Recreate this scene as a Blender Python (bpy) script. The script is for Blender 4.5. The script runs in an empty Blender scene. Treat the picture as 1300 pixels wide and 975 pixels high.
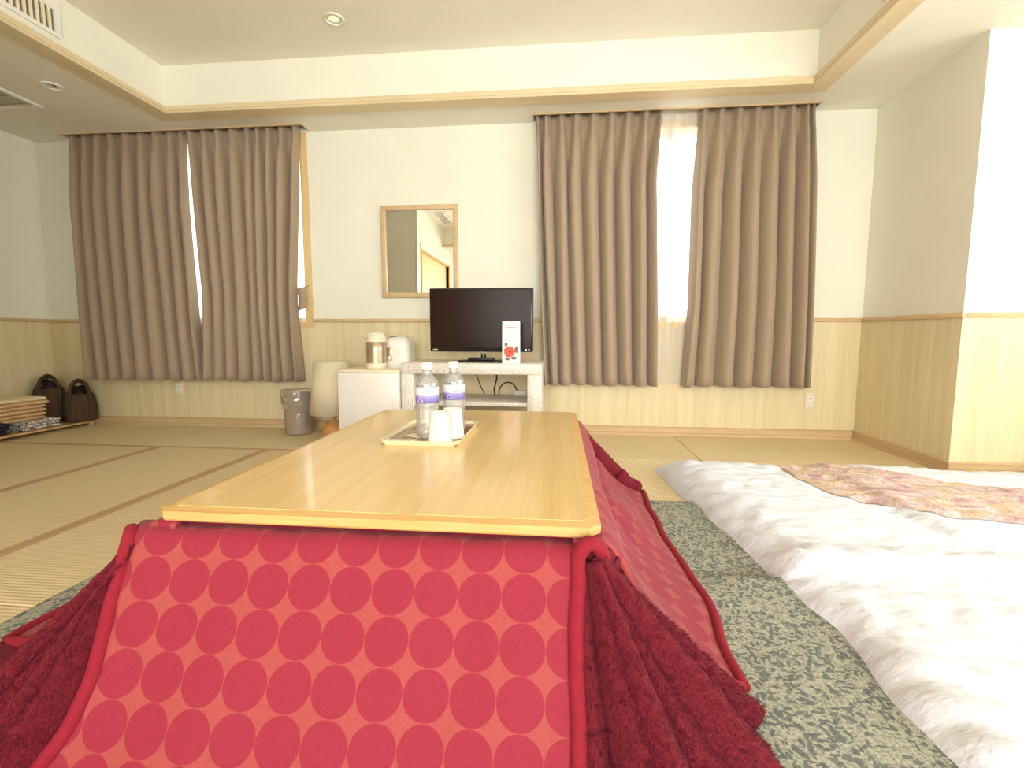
import bpy, bmesh, math, random
from mathutils import Vector, Matrix, noise

random.seed(7)
SC = bpy.context.scene
COL = SC.collection
PI = math.pi

# ------------------------------------------------------------------ camera
F_PX, YAW, PITCH, ROLL, CAM_H = 608.95, 5.5333, 5.8452, 0.1031, 0.7663
_y, _p, _r = [math.radians(a) for a in (YAW, PITCH, ROLL)]
FWD = Vector((-math.sin(_y) * math.cos(_p), math.cos(_y) * math.cos(_p), -math.sin(_p)))
_R0 = Vector((math.cos(_y), math.sin(_y), 0))
_U0 = _R0.cross(FWD)
RGT = _R0 * math.cos(_r) + _U0 * math.sin(_r)
UPV = -_R0 * math.sin(_r) + _U0 * math.cos(_r)
cam_data = bpy.data.cameras.new('camera')
cam = bpy.data.objects.new('camera', cam_data)
COL.objects.link(cam)
cam_data.sensor_width = 36
cam_data.lens = F_PX / 1300 * 36
cam_data.clip_start = 0.02
mw = Matrix((RGT, UPV, -FWD)).transposed().to_4x4()
mw.translation = Vector((0, 0, CAM_H))
cam.matrix_world = mw
SC.camera = cam
ORG = Vector((0, 0, CAM_H))


def ray(px, py):
    return FWD + RGT * ((px - 650) / F_PX) - UPV * ((py - 487.5) / F_PX)


def onZ(px, py, z=0.0):
    d = ray(px, py)
    return ORG + d * ((z - CAM_H) / d.z)


def onY(px, py, y):
    d = ray(px, py)
    return ORG + d * (y / d.y)


# ------------------------------------------------------------------ light
w = bpy.data.worlds.new('sky')
SC.world = w
w.use_nodes = True
w.node_tree.nodes['Background'].inputs[0].default_value = (1.0, 0.985, 0.95, 1)
w.node_tree.nodes['Background'].inputs[1].default_value = 6.0
SC.view_settings.view_transform = 'Standard'
SC.view_settings.look = 'None'
SC.view_settings.gamma = 1
SC.view_settings.use_curve_mapping = False
SC.view_settings.exposure = -0.14


def area(name, loc, rot, sx, sy, power, color=(1, 1, 1), portal=False):
    d = bpy.data.lights.new(name, 'AREA')
    d.shape = 'RECTANGLE'
    d.size, d.size_y, d.energy, d.color = sx, sy, power, color
    if portal:
        d.cycles.is_portal = True
    o = bpy.data.objects.new(name, d)
    o.location, o.rotation_euler = loc, rot
    COL.objects.link(o)
    return o


# room numbers (metres)
D = 3.744
XL, XR = -4.321, 2.194
PIER_Y = 2.866
XFAR = 3.35
YREAR = -2.7
ZR, ZL, ZH = 0.886, 2.337, 2.65
TX0, TX1, TY0, TY1 = -2.81, 1.585, -1.18, 3.34
SIDE_WIN = (0.35, 2.45, 0.55, 2.1)   # window in the right wall: y0,y1,z0,z1
REAR_FILL_WIN = (-1.5, 2.8, 0.5, 2.1)      # unseen window added behind for fill light: x0,x1,z0,z1
W1 = (-3.80, -2.035, 0.86, 2.28)
W2 = (-0.08, 1.66, 0.86, 2.26)
# daylight through the side window, plus added fill from an invented rear window
area('window_right_offscreen', (XFAR + 0.25, 1.4, 1.33), (0, PI / 2, 0), 1.55, 2.1, 52, (0.98, 0.99, 0.985))
area('window_rear_offscreen', (.65, YREAR - 0.25, 1.3), (PI / 2, 0, 0), 4.3, 1.6, 205, (0.98, 0.99, 0.985))  # added fill light behind the camera, outside an invented window


# ------------------------------------------------------------------ materials
def lin(h):
    if isinstance(h, str):
        h = h.lstrip('#')
        c = [int(h[i:i + 2], 16) / 255 for i in (0, 2, 4)]
    else:
        c = [v / 255 for v in h]
    return tuple((v / 12.92 if v <= .04045 else ((v + .055) / 1.055) ** 2.4) for v in c) + (1,)


class NT:
    def __init__(s, name):
        s.m = bpy.data.materials.new(name)
        s.m.use_nodes = True
        s.t = s.m.node_tree
        s.b = s.t.nodes['Principled BSDF']
        s.out = s.t.nodes['Material Output']

    def n(s, typ, **kw):
        n = s.t.nodes.new(typ)
        for k, v in kw.items():
            setattr(n, k, v)
        return n

    def l(s, a, b):
        s.t.links.new(a, b)

    def coords(s, which='Object', scale=(1, 1, 1), rot=(0, 0, 0)):
        tc = s.n('ShaderNodeTexCoord')
        mp = s.n('ShaderNodeMapping')
        mp.inputs['Scale'].default_value = scale
        mp.inputs['Rotation'].default_value = rot
        s.l(tc.outputs[which], mp.inputs[0])
        return mp.outputs[0]

    def noise(s, vec, scale, detail=3, rough=.55):
        n = s.n('ShaderNodeTexNoise')
        n.inputs['Scale'].default_value = scale
        n.inputs['Detail'].default_value = detail
        n.inputs['Roughness'].default_value = rough
        if vec is not None:
            s.l(vec, n.inputs['Vector'])
        return n.outputs['Fac']

    def ramp(s, fac, stops, interp='LINEAR'):
        r = s.n('ShaderNodeValToRGB')
        r.color_ramp.interpolation = interp
        e = r.color_ramp.elements
        while len(e) < len(stops):
            e.new(.5)
        for k, (p, c) in enumerate(stops):
            e[k].position = p
            e[k].color = c
        s.l(fac, r.inputs[0])
        return r.outputs[0]

    def math(s, op, a, b=None):
        n = s.n('ShaderNodeMath', operation=op)
        for k, v in enumerate((a, b)):
            if v is None:
                continue
            if isinstance(v, (int, float)):
                n.inputs[k].default_value = v
            else:
                s.l(v, n.inputs[k])
        return n.outputs[0]

    def bump(s, fac, strength=.2, dist=.002):
        b = s.n('ShaderNodeBump')
        b.inputs['Strength'].default_value = strength
        b.inputs['Distance'].default_value = dist
        s.l(fac, b.inputs['Height'])
        s.l(b.outputs[0], s.b.inputs['Normal'])

    def base(s, c):
        if hasattr(c, 'node'):
            s.l(c, s.b.inputs['Base Color'])
        else:
            s.b.inputs['Base Color'].default_value = c

    def set(s, **kw):
        for k, v in kw.items():
            s.b.inputs[k.replace('_', ' ')].default_value = v
        return s


def plain(name, col, rough=.6, metal=0.0, var=0.04, vs=12, bump=0.0, bs=200, **kw):
    t = NT(name)
    c = lin(col)
    v = t.coords()
    f = t.noise(v, vs, 3)
    a = tuple(x * (1 - var) for x in c[:3]) + (1,)
    b = tuple(min(1, x * (1 + var)) for x in c[:3]) + (1,)
    t.base(t.ramp(f, [(.3, a), (.7, b)]))
    t.set(Roughness=rough, Metallic=metal, **kw)
    if bump:
        t.bump(t.noise(v, bs, 2), bump, .002)
    return t.m


def wood(name, dark, light, axis='Z', sc=28, rough=.45, stretch=.06, spec=.4, coat=0.0, bump=.05):
    t = NT(name)
    s = {'X': (stretch, 1, 1), 'Y': (1, stretch, 1), 'Z': (1, 1, stretch)}[axis]
    v = t.coords('Object', s)
    f1 = t.noise(v, sc, 6, .65)
    f2 = t.noise(v, sc * 6, 3, .6)
    f = t.math('ADD', t.math('MULTIPLY', f1, .65), t.math('MULTIPLY', f2, .35))
    t.base(t.ramp(f, [(.32, lin(dark)), (.5, tuple((a + b) / 2 for a, b in zip(lin(dark), lin(light)))), (.68, lin(light))]))
    t.set(Roughness=rough)
    t.b.inputs['Specular IOR Level'].default_value = spec
    t.b.inputs['Coat Weight'].default_value = coat
    t.b.inputs['Coat Roughness'].default_value = .12
    t.bump(f2, bump, .001)
    return t.m


M = {}
M['wall'] = plain('wallpaper_cream', (238, 236, 220), .85, var=.015, vs=4, bump=.25, bs=350)
M['ceil'] = plain('ceiling_paper', (240, 237, 221), .9, var=.015, vs=4, bump=.3, bs=260)
M['partition'] = plain('wallpaper_grey_beige', (240, 237, 222), .85, var=.015, vs=4)
M['wains'] = wood('pale_oak_wainscot', (214, 197, 152), (236, 222, 184), 'Z', 22, .5, .03)
M['rail'] = wood('oak_rail', (198, 166, 122), (222, 196, 154), 'X', 20, .45)
M['railY'] = wood('oak_rail_side', (198, 166, 122), (222, 196, 154), 'Y', 20, .45)
M['mould'] = wood('cream_moulding', (214, 194, 152), (232, 214, 176), 'X', 14, .5)
M['mouldY'] = wood('cream_moulding_side', (214, 194, 152), (232, 214, 176), 'Y', 14, .5)
M['casing'] = wood('window_casing_wood', (214, 182, 124), (236, 210, 156), 'Z', 20, .45)
M['table'] = wood('beech_tabletop', (218, 182, 114), (236, 206, 144), 'Y', 34, .3, .03, .5, coat=.35, bump=.02)
M['edge'] = wood('beech_edge_band', (200, 156, 92), (228, 190, 124), 'X', 30, .4, .06)
M['table_frame'] = plain('dark_table_frame', (70, 50, 36), .6)
M['white'] = plain('white_plastic', (238, 236, 228), .35, var=.01)
M['whitemetal'] = plain('white_enamel', (236, 232, 224), .3, var=.01)
M['black'] = plain('black_plastic', (22, 18, 16), .3)
M['screen'] = plain('tv_screen', (40, 19, 10), .22, var=.05, Specular_IOR_Level=.12)
M['chrome'] = plain('chrome', (200, 196, 190), .2, 1.0)
M['champagne'] = plain('champagne_metal', (196, 176, 146), .35, .7)
M['brass'] = plain('brass', (200, 150, 70), .3, 1.0)
M['cream'] = plain('cream_plastic', (240, 226, 196), .4, var=.01)
M['bin'] = plain('grey_bin_plastic', (168, 152, 136), .45, var=.02)
M['outlet'] = plain('outlet_plate', (232, 220, 186), .4, var=.01)
M['lampwood'] = wood('lamp_base_wood', (196, 134, 74), (226, 172, 106), 'X', 30, .4)
M['cable'] = plain('cable', (70, 40, 26), .6)
M['cablew'] = plain('cable_white', (216, 206, 188), .6)
M['board'] = wood('rack_board', (200, 160, 110), (224, 188, 140), 'Y', 30, .5)
M['navy'] = plain('navy_cloth', (44, 42, 60), .9, var=.3, vs=60)
M['towel'] = plain('beige_towel', (226, 190, 140), .95, var=.08, vs=60, bump=.6, bs=500)
M['towelw'] = plain('cream_towel', (244, 228, 190), .95, var=.04, vs=60, bump=.6, bs=500)
M['cup'] = plain('paper_cup', (230, 225, 212), .6, var=.01)
M['cap'] = plain('bottle_cap', (232, 230, 226), .4, var=.01)
M['fusuma'] = plain('door_panel', (236, 206, 150), .6, var=.02, vs=3)
M['doorframe'] = wood('door_frame_wood', (206, 156, 92), (228, 182, 116), 'Z', 20, .5)
M['card'] = plain('white_card', (244, 240, 234), .5, var=.01)
M['orange'] = plain('orange_print', (232, 84, 36), .5, var=.1, vs=30)
M['greyprint'] = plain('grey_print', (120, 112, 108), .6, var=.3, vs=60)
M['redprint'] = plain('red_print', (214, 90, 70), .6)
M['pipe'] = plain('quilt_piping', (140, 14, 38), .9, var=.08, vs=80, bump=.5, bs=500)
M['lightgreen'] = plain('green_print', (110, 168, 90), .6)

# tatami: fine ridges along a direction
def tatami(name, axis, c1, c2):
    t = NT(name)
    v = t.coords('Object')
    wv = t.n('ShaderNodeTexWave', wave_type='BANDS', bands_direction=axis)
    wv.inputs['Scale'].default_value = 20
    wv.inputs['Distortion'].default_value = .25
    wv.inputs['Detail'].default_value = 1
    t.l(v, wv.inputs['Vector'])
    f = t.noise(v, 3, 4)
    g = t.noise(t.coords('Object', (1, .02, 1) if axis == 'Y' else (.02, 1, 1)), 240, 2)
    h = t.math('ADD', t.math('MULTIPLY', wv.outputs['Fac'], .45), t.math('ADD', t.math('MULTIPLY', f, .3), t.math('MULTIPLY', g, .3)))
    t.base(t.ramp(h, [(.2, lin(c1)), (.75, lin(c2))]))
    t.set(Roughness=.6)
    t.bump(wv.outputs['Fac'], .5, .0015)
    return t.m


M['tatamiX'] = tatami('tatami_ridges_across', 'Y', (210, 186, 142), (232, 211, 170))
M['tatamiY'] = tatami('tatami_ridges_along', 'X', (206, 180, 132), (244, 226, 184))
M['tatamiB'] = tatami('tatami_back_row', 'Y', (214, 192, 146), (232, 213, 172))
M['heri'] = plain('tatami_border_cloth', (194, 158, 118), .8, var=.06, vs=80, bump=.3, bs=600)

# kotatsu fabric: touching circles on a square grid, in metres of UV
def dots():
    t = NT('dotted_quilt_fabric')
    tc = t.n('ShaderNodeTexCoord')
    mp = t.n('ShaderNodeMapping')
    p = 1 / .0763
    mp.inputs['Scale'].default_value = (p, p, 0)
    t.l(tc.outputs['UV'], mp.inputs[0])
    fr = t.n('ShaderNodeVectorMath', operation='FRACTION')
    t.l(mp.outputs[0], fr.inputs[0])
    sb = t.n('ShaderNodeVectorMath', operation='SUBTRACT')
    sb.inputs[1].default_value = (.5, .5, 0)
    t.l(fr.outputs[0], sb.inputs[0])
    ln = t.n('ShaderNodeVectorMath', operation='LENGTH')
    t.l(sb.outputs[0], ln.inputs[0])
    f = t.ramp(ln.outputs['Value'], [(.488, (1, 1, 1, 1)), (.5, (0, 0, 0, 1))])
    v = t.coords('Object')
    n1 = t.noise(v, 420, 2)
    circ = t.ramp(n1, [(.3, lin((134, 16, 42))), (.7, lin((152, 28, 54)))])
    gr = t.ramp(n1, [(.3, lin((150, 56, 54))), (.7, lin((166, 70, 66)))])
    mx = t.n('ShaderNodeMix', data_type='RGBA')
    t.l(f, mx.inputs[0])
    t.l(gr, mx.inputs[6])
    t.l(circ, mx.inputs[7])
    t.base(mx.outputs[2])
    t.set(Roughness=.8)
    t.b.inputs['Sheen Weight'].default_value = .08
    n2 = t.noise(v, 26, 3)
    t.bump(t.math('ADD', t.math('MULTIPLY', n1, .12), n2), .25, .004)
    return t.m


M['dots'] = dots()


def fleece():
    t = NT('red_fleece')
    v = t.coords('Object', (1, 1, .35))
    n1 = t.noise(v, 260, 4, .75)
    n2 = t.noise(v, 40, 2)
    h = t.math('ADD', t.math('MULTIPLY', n1, .75), t.math('MULTIPLY', n2, .25))
    t.base(t.ramp(h, [(.35, lin((108, 6, 30))), (.52, lin((120, 9, 35))), (.7, lin((134, 16, 42)))]))
    t.set(Roughness=.95)
    t.b.inputs['Sheen Weight'].default_value = .12
    t.b.inputs['Sheen Roughness'].default_value = .4
    t.b.inputs['Sheen Tint'].default_value = lin((220, 80, 90))
    t.bump(h, 1.0, .008)
    return t.m


M['fleece'] = fleece()


def leafpad():
    t = NT('grey_leaf_pattern')
    v = t.coords('Object')
    n = t.n('ShaderNodeTexNoise')
    n.inputs['Scale'].default_value = 30
    t.l(v, n.inputs['Vector'])
    ms = t.n('ShaderNodeMix', data_type='RGBA')
    ms.inputs[0].default_value = .03
    t.l(v, ms.inputs[6])
    t.l(n.outputs['Color'], ms.inputs[7])
    masks = []
    for rot, st in ((.6, (1, 2.4, 1)), (-.5, (2.2, 1, 1))):
        mp = t.n('ShaderNodeMapping')
        mp.inputs['Rotation'].default_value = (0, 0, rot)
        mp.inputs['Scale'].default_value = st
        t.l(ms.outputs[2], mp.inputs[0])
        vo = t.n('ShaderNodeTexVoronoi', feature='F1')
        vo.inputs['Scale'].default_value = 44
        t.l(mp.outputs[0], vo.inputs['Vector'])
        sp = t.n('ShaderNodeSeparateColor')
        t.l(vo.outputs['Color'], sp.inputs[0])
        leaf = t.math('MULTIPLY', t.math('GREATER_THAN', sp.outputs[0], .45), t.math('LESS_THAN', vo.outputs['Distance'], .44))
        masks.append(leaf)
    m = t.math('MAXIMUM', masks[0], masks[1])
    fine = t.noise(v, 150, 3, .7)
    lt = t.ramp(fine, [(.38, lin((118, 122, 112))), (.5, lin((160, 160, 142))), (.65, lin((186, 182, 160)))])
    dk = t.ramp(fine, [(.35, lin((84, 92, 92))), (.65, lin((120, 124, 118)))])
    mx = t.n('ShaderNodeMix', data_type='RGBA')
    t.l(m, mx.inputs[0])
    t.l(lt, mx.inputs[6])
    t.l(dk, mx.inputs[7])
    t.base(mx.outputs[2])
    t.set(Roughness=.9)
    t.bump(t.noise(v, 500, 2), .3, .002)
    return t.m


M['pad'] = leafpad()


def granite():
    t = NT('speckled_laminate')
    v = t.coords('Object')
    vo = t.n('ShaderNodeTexVoronoi')
    vo.inputs['Scale'].default_value = 260
    t.l(v, vo.inputs['Vector'])
    sp = t.n('ShaderNodeSeparateColor')
    t.l(vo.outputs['Color'], sp.inputs[0])
    t.base(t.ramp(sp.outputs[0], [(.0, lin((186, 174, 156))), (.15, lin((206, 196, 180))), (.3, lin((228, 220, 208))), (.7, lin((240, 236, 226))), (.95, lin((216, 206, 188)))]))
    t.set(Roughness=.35)
    return t.m


M['granite'] = granite()


def curtainmat():
    t = NT('taupe_curtain_cloth')
    v = t.coords('Object')
    n = t.noise(t.coords('Object', (1, 1, .5)), 320, 2)
    t.base(t.ramp(n, [(.3, lin((152, 132, 108))), (.7, lin((174, 154, 129)))]))
    t.set(Roughness=.75)
    t.b.inputs['Sheen Weight'].default_value = .3
    t.bump(n, .2, .001)
    return t.m


M['curtain'] = curtainmat()


def sheer():
    t = NT('sheer_lace')
    tr = t.n('ShaderNodeBsdfTransparent')
    tl = t.n('ShaderNodeBsdfTranslucent')
    tl.inputs[0].default_value = (.97, .96, .92, 1)
    df = t.n('ShaderNodeBsdfDiffuse')
    df.inputs[0].default_value = (.95, .93, .86, 1)
    m1 = t.n('ShaderNodeMixShader')
    m1.inputs[0].default_value = .5
    t.l(tl.outputs[0], m1.inputs[1])
    t.l(df.outputs[0], m1.inputs[2])
    m2 = t.n('ShaderNodeMixShader')
    n = t.noise(t.coords('Object', (1, 1, .3)), 160, 2)
    f = t.ramp(n, [(.35, (.68, .68, .68, 1)), (.65, (.74, .74, .74, 1))])
    t.l(f, m2.inputs[0])
    t.l(tr.outputs[0], m2.inputs[1])
    t.l(m1.outputs[0], m2.inputs[2])
    t.l(m2.outputs[0], t.out.inputs[0])
    return t.m


M['sheer'] = sheer()


def clear(name, tint=(1, 1, 1, 1), amt=.25, rough=.05, white=0.0):
    """thin clear plastic or glass: transparent with glossy reflection"""
    t = NT(name)
    tr = t.n('ShaderNodeBsdfTransparent')
    tr.inputs[0].default_value = tint
    gl = t.n('ShaderNodeBsdfGlossy')
    gl.inputs['Roughness'].default_value = rough
    fr = t.n('ShaderNodeFresnel')
    nz = t.noise(t.coords('Object'), 60, 2)
    fr.inputs[0].default_value = 1.45
    f = t.math('ADD', t.math('MULTIPLY', fr.outputs[0], .8), t.math('MULTIPLY', nz, amt))
    m = t.n('ShaderNodeMixShader')
    t.l(f, m.inputs[0])
    t.l(tr.outputs[0], m.inputs[1])
    t.l(gl.outputs[0], m.inputs[2])
    last = m.outputs[0]
    if white:
        df = t.n('ShaderNodeBsdfDiffuse')
        df.inputs[0].default_value = (.9, .88, .84, 1)
        m2 = t.n('ShaderNodeMixShader')
        m2.inputs[0].default_value = white
        t.l(last, m2.inputs[1])
        t.l(df.outputs[0], m2.inputs[2])
        last = m2.outputs[0]
    t.l(last, t.out.inputs[0])
    return t.m


M['glass'] = clear('window_glass', amt=.03, rough=0)
M['pet'] = clear('clear_bottle_plastic', (.97, .98, .99, 1), .22, .06, .2)
M['bag'] = clear('clear_bin_bag', (.95, .94, .92, 1), .25, .2, .12)


def mirrormat():
    t = NT('mirror_silver')
    t.base((.93, .93, .9, 1))
    t.set(Metallic=1.0, Roughness=.0)
    n = t.noise(t.coords('Object'), 2, 1)
    return t.m


M['mirror'] = mirrormat()


def cover():
    t = NT('white_futon_cover')
    v = t.coords('Object')
    n = t.noise(t.coords('Object', (1, 2.4, 1), (0, 0, .5)), 7, 4, .6)
    n2 = t.noise(t.coords('Object', (2.6, 1, 1), (0, 0, -.3)), 9, 3, .6)
    t.base(lin((222, 225, 233)))
    t.set(Roughness=.85)
    t.b.inputs['Sheen Weight'].default_value = .2
    t.bump(t.math('ADD', n, t.math('MULTIPLY', n2, .6)), .55, .02)
    return t.m


M['cover'] = cover()


def quiltprint():
    t = NT('pink_gold_quilt_print')
    v = t.coords('Object')
    n = t.n('ShaderNodeTexNoise')
    n.inputs['Scale'].default_value = 5
    n.inputs['Detail'].default_value = 6
    n.inputs['Distortion'].default_value = 1.8
    t.l(v, n.inputs['Vector'])
    c1 = t.ramp(n.outputs['Fac'], [(.28, lin((166, 116, 112))), (.4, lin((210, 180, 178))), (.5, lin((230, 212, 208))), (.57, lin((216, 190, 158))), (.68, lin((228, 216, 192))), (.8, lin((186, 138, 136)))])
    vo = t.n('ShaderNodeTexNoise')
    vo.inputs['Scale'].default_value = 46
    vo.inputs['Detail'].default_value = 4
    vo.inputs['Distortion'].default_value = 2.5
    t.l(v, vo.inputs['Vector'])
    c2 = t.ramp(vo.outputs['Fac'], [(.42, lin((186, 140, 140))), (.5, (1, 1, 1, 1)), (.62, lin((240, 230, 214)))])
    mx = t.n('ShaderNodeMix', data_type='RGBA', blend_type='MULTIPLY')
    mx.inputs[0].default_value = .55
    t.l(c1, mx.inputs[6])
    t.l(c2, mx.inputs[7])
    t.base(mx.outputs[2])
    t.set(Roughness=.7)
    t.bump(t.noise(v, 30, 3), .4, .01)
    return t.m


M['print'] = quiltprint()


def basket():
    t = NT('dark_woven_basket')
    v = t.coords('UV', (1, 1, 1))
    wv = t.n('ShaderNodeTexWave', wave_type='BANDS', bands_direction='Y')
    wv.inputs['Scale'].default_value = 14
    wv.inputs['Distortion'].default_value = 2
    t.l(v, wv.inputs['Vector'])
    n = t.noise(t.coords('Object'), 90, 3)
    h = t.math('ADD', t.math('MULTIPLY', wv.outputs['Fac'], .5), t.math('MULTIPLY', n, .5))
    t.base(t.ramp(h, [(.3, lin((70, 50, 33))), (.55, lin((84, 62, 41))), (.75, lin((102, 78, 53)))]))
    t.set(Roughness=.7)
    t.bump(h, .8, .006)
    return t.m


M['basket'] = basket()


def yukata():
    t = NT('white_blue_yukata_print')
    v = t.coords('Object', (1, 1, 1), (.3, .2, .6))
    vo = t.n('ShaderNodeTexVoronoi', feature='DISTANCE_TO_EDGE')
    vo.inputs['Scale'].default_value = 30
    t.l(v, vo.inputs['Vector'])
    t.base(t.ramp(vo.outputs['Distance'], [(.05, lin((84, 80, 82))), (.09, lin((240, 234, 220)))]))
    t.set(Roughness=.9)
    return t.m


M['yukata'] = yukata()


def bottlelabel():
    t = NT('purple_bottle_label')
    tc = t.n('ShaderNodeTexCoord')
    sp = t.n('ShaderNodeSeparateXYZ')
    t.l(tc.outputs['UV'], sp.inputs[0])
    n = t.noise(t.coords('UV', (9, 40, 1)), 2.2, 2)
    c = t.ramp(sp.outputs[1], [(.0, lin((92, 70, 140))), (.1, lin((120, 104, 178))), (.42, lin((150, 140, 200))), (.55, lin((222, 220, 230))), (.9, lin((238, 236, 236)))])
    k = t.ramp(n, [(.30, lin((150, 146, 170))), (.38, (1, 1, 1, 1))])
    mx = t.n('ShaderNodeMix', data_type='RGBA', blend_type='MULTIPLY')
    mx.inputs[0].default_value = .45
    t.l(c, mx.inputs[6])
    t.l(k, mx.inputs[7])
    t.base(mx.outputs[2])
    t.set(Roughness=.35)
    return t.m


M['label'] = bottlelabel()


def traymat():
    t = NT('tray_lacquer')
    v = t.coords('Object', (1, .2, 1), (0, 0, .7))
    n = t.noise(v, 40, 3)
    t.base(t.ramp(n, [(.35, lin((136, 96, 66))), (.6, lin((176, 140, 104)))]))
    t.set(Roughness=.2)
    return t.m


M['tray'] = traymat()


def shade():
    t = NT('cream_lampshade')
    tl = t.n('ShaderNodeBsdfTranslucent')
    tl.inputs[0].default_value = lin((246, 226, 178))
    t.base(lin((250, 240, 212)))
    t.set(Roughness=.8)
    t.bump(t.noise(t.coords('Object'), 300, 2), .2, .001)
    m = t.n('ShaderNodeMixShader')
    m.inputs[0].default_value = .3
    t.l(t.b.outputs[0], m.inputs[1])
    t.l(tl.outputs[0], m.inputs[2])
    t.l(m.outputs[0], t.out.inputs[0])
    return t.m


M['shade'] = shade()


def glow(name, col, s):
    t = NT(name)
    t.base(lin(col))
    t.b.inputs['Emission Color'].default_value = lin(col)
    t.b.inputs['Emission Strength'].default_value = s
    return t.m


M['lamp_on'] = glow('downlight_glow', (255, 232, 170), 1.2)


# ------------------------------------------------------------------ mesh helpers
class MB:
    def __init__(s):
        s.v, s.f, s.uv, s.sm = [], [], [], []

    def add(s, verts, faces, uvs=None, smooth=False):
        o = len(s.v)
        s.v += [tuple(p) for p in verts]
        for k, f in enumerate(faces):
            s.f.append(tuple(i + o for i in f))
            s.uv.append([uvs[i] for i in f] if uvs else [(0, 0)] * len(f))
            s.sm.append(smooth)
        return s

    def box(s, x0, x1, y0, y1, z0, z1):
        v = [(x, y, z) for x in (x0, x1) for y in (y0, y1) for z in (z0, z1)]
        return s.add(v, [(0, 1, 3, 2), (4, 6, 7, 5), (0, 4, 5, 1), (2, 3, 7, 6), (0, 2, 6, 4), (1, 5, 7, 3)])

    def rbox(s, x0, x1, y0, y1, z0, z1, r=.01, seg=2):
        bm = bmesh.new()
        vs = [bm.verts.new((x, y, z)) for x in (x0, x1) for y in (y0, y1) for z in (z0, z1)]
        for f in [(0, 1, 3, 2), (4, 6, 7, 5), (0, 4, 5, 1), (2, 3, 7, 6), (0, 2, 6, 4), (1, 5, 7, 3)]:
            bm.faces.new([vs[i] for i in f])
        bmesh.ops.bevel(bm, geom=bm.edges[:], offset=r, segments=seg, affect='EDGES', profile=.5)
        bm.verts.index_update()
        s.add([v.co[:] for v in bm.verts], [[v.index for v in f.verts] for f in bm.faces], smooth=seg > 1)
        bm.free()
        return s

    def lathe(s, prof, c=(0, 0, 0), n=32, smooth=True, closed_ends=True, sx=1, sy=1):
        L = len(prof)
        v, uv = [], []
        for i in range(n + 1):
            a = 2 * PI * i / n
            for j, (r, z) in enumerate(prof):
                v.append((c[0] + r * math.cos(a) * sx, c[1] + r * math.sin(a) * sy, c[2] + z))
                uv.append((i / n, j / max(1, L - 1)))
        f = []
        for i in range(n):
            for j in range(L - 1):
                f.append((i * L + j, (i + 1) * L + j, (i + 1) * L + j + 1, i * L + j + 1))
        s.add(v, f, uv, smooth)
        return s

    def tube(s, pts, r, n=10, smooth=True):
        pts = [Vector(p) for p in pts]
        L = len(pts)
        up = None
        v = []
        for i, p in enumerate(pts):
            t = (pts[min(i + 1, L - 1)] - pts[max(i - 1, 0)]).normalized()
            if up is None:
                up = t.orthogonal().normalized()
            up = (up - t * up.dot(t)).normalized()
            b = t.cross(up)
            rr = r[i] if isinstance(r, (list, tuple)) else r
            for k in range(n):
                a = 2 * PI * k / n
                v.append(p + (up * math.cos(a) + b * math.sin(a)) * rr)
        f = []
        for i in range(L - 1):
            for k in range(n):
                k2 = (k + 1) % n
                f.append((i * n + k, i * n + k2, (i + 1) * n + k2, (i + 1) * n + k))
        f.append(tuple(range(n))[::-1])
        f.append(tuple((L - 1) * n + k for k in range(n)))
        return s.add(v, f, smooth=smooth)

    def grid(s, fn, nu, nv, smooth=True, uvfn=None, flip=False):
        v, uv = [], []
        for i in range(nu + 1):
            for j in range(nv + 1):
                v.append(fn(i / nu, j / nv))
                uv.append(uvfn(i / nu, j / nv) if uvfn else (i / nu, j / nv))
        f = []
        for i in range(nu):
            for j in range(nv):
                a = i * (nv + 1) + j
                q = (a, a + nv + 1, a + nv + 2, a + 1)
                f.append(q[::-1] if flip else q)
        return s.add(v, f, uv, smooth)

    def prism(s, poly, z0, z1):
        n = len(poly)
        v = [(x, y, z0) for x, y in poly] + [(x, y, z1) for x, y in poly]
        f = [tuple(range(n))[::-1], tuple(range(n, 2 * n))]
        f += [(i, (i + 1) % n, n + (i + 1) % n, n + i) for i in range(n)]
        return s.add(v, f)

    def build(s, name, mat, parent=None, solid=0.0, sub=0, weld=True):
        me = bpy.data.meshes.new(name)
        me.from_pydata(s.v, [], s.f)
        uvl = me.uv_layers.new(name='UVMap')
        k = 0
        for fi, f in enumerate(s.f):
            for c in range(len(f)):
                uvl.data[k].uv = s.uv[fi][c]
                k += 1
        me.polygons.foreach_set('use_smooth', s.sm)
        me.materials.append(M[mat] if isinstance(mat, str) else mat)
        if weld:
            bm = bmesh.new()
            bm.from_mesh(me)
            bmesh.ops.remove_doubles(bm, verts=bm.verts, dist=1e-6)
            bm.to_mesh(me)
            bm.free()
        me.update()
        o = bpy.data.objects.new(name, me)
        COL.objects.link(o)
        if parent is not None:
            o.parent = parent
        if solid:
            m = o.modifiers.new('thickness', 'SOLIDIFY')
            m.thickness = solid
            m.offset = 0
        if sub:
            m = o.modifiers.new('smooth', 'SUBSURF')
            m.levels = m.render_levels = sub
        return o


def box(x0, x1, y0, y1, z0, z1):
    return MB().box(x0, x1, y0, y1, z0, z1)


def rbox(*a, **k):
    return MB().rbox(*a, **k)


def tag(o, label, cat, group=None):
    o['label'], o['category'] = label, cat
    if group:
        o['group'] = group
    return o


def thing(name, label, cat, loc=(0, 0, 0), rz=0, group=None):
    """an Empty at the thing's base; its parts are built in its local coordinates"""
    o = bpy.data.objects.new(name, None)
    o.empty_display_size = .05
    COL.objects.link(o)
    o.location = loc
    o.rotation_euler = (0, 0, rz)
    return tag(o, label, cat, group)


def struct(o):
    o['kind'] = 'structure'
    return o


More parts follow.
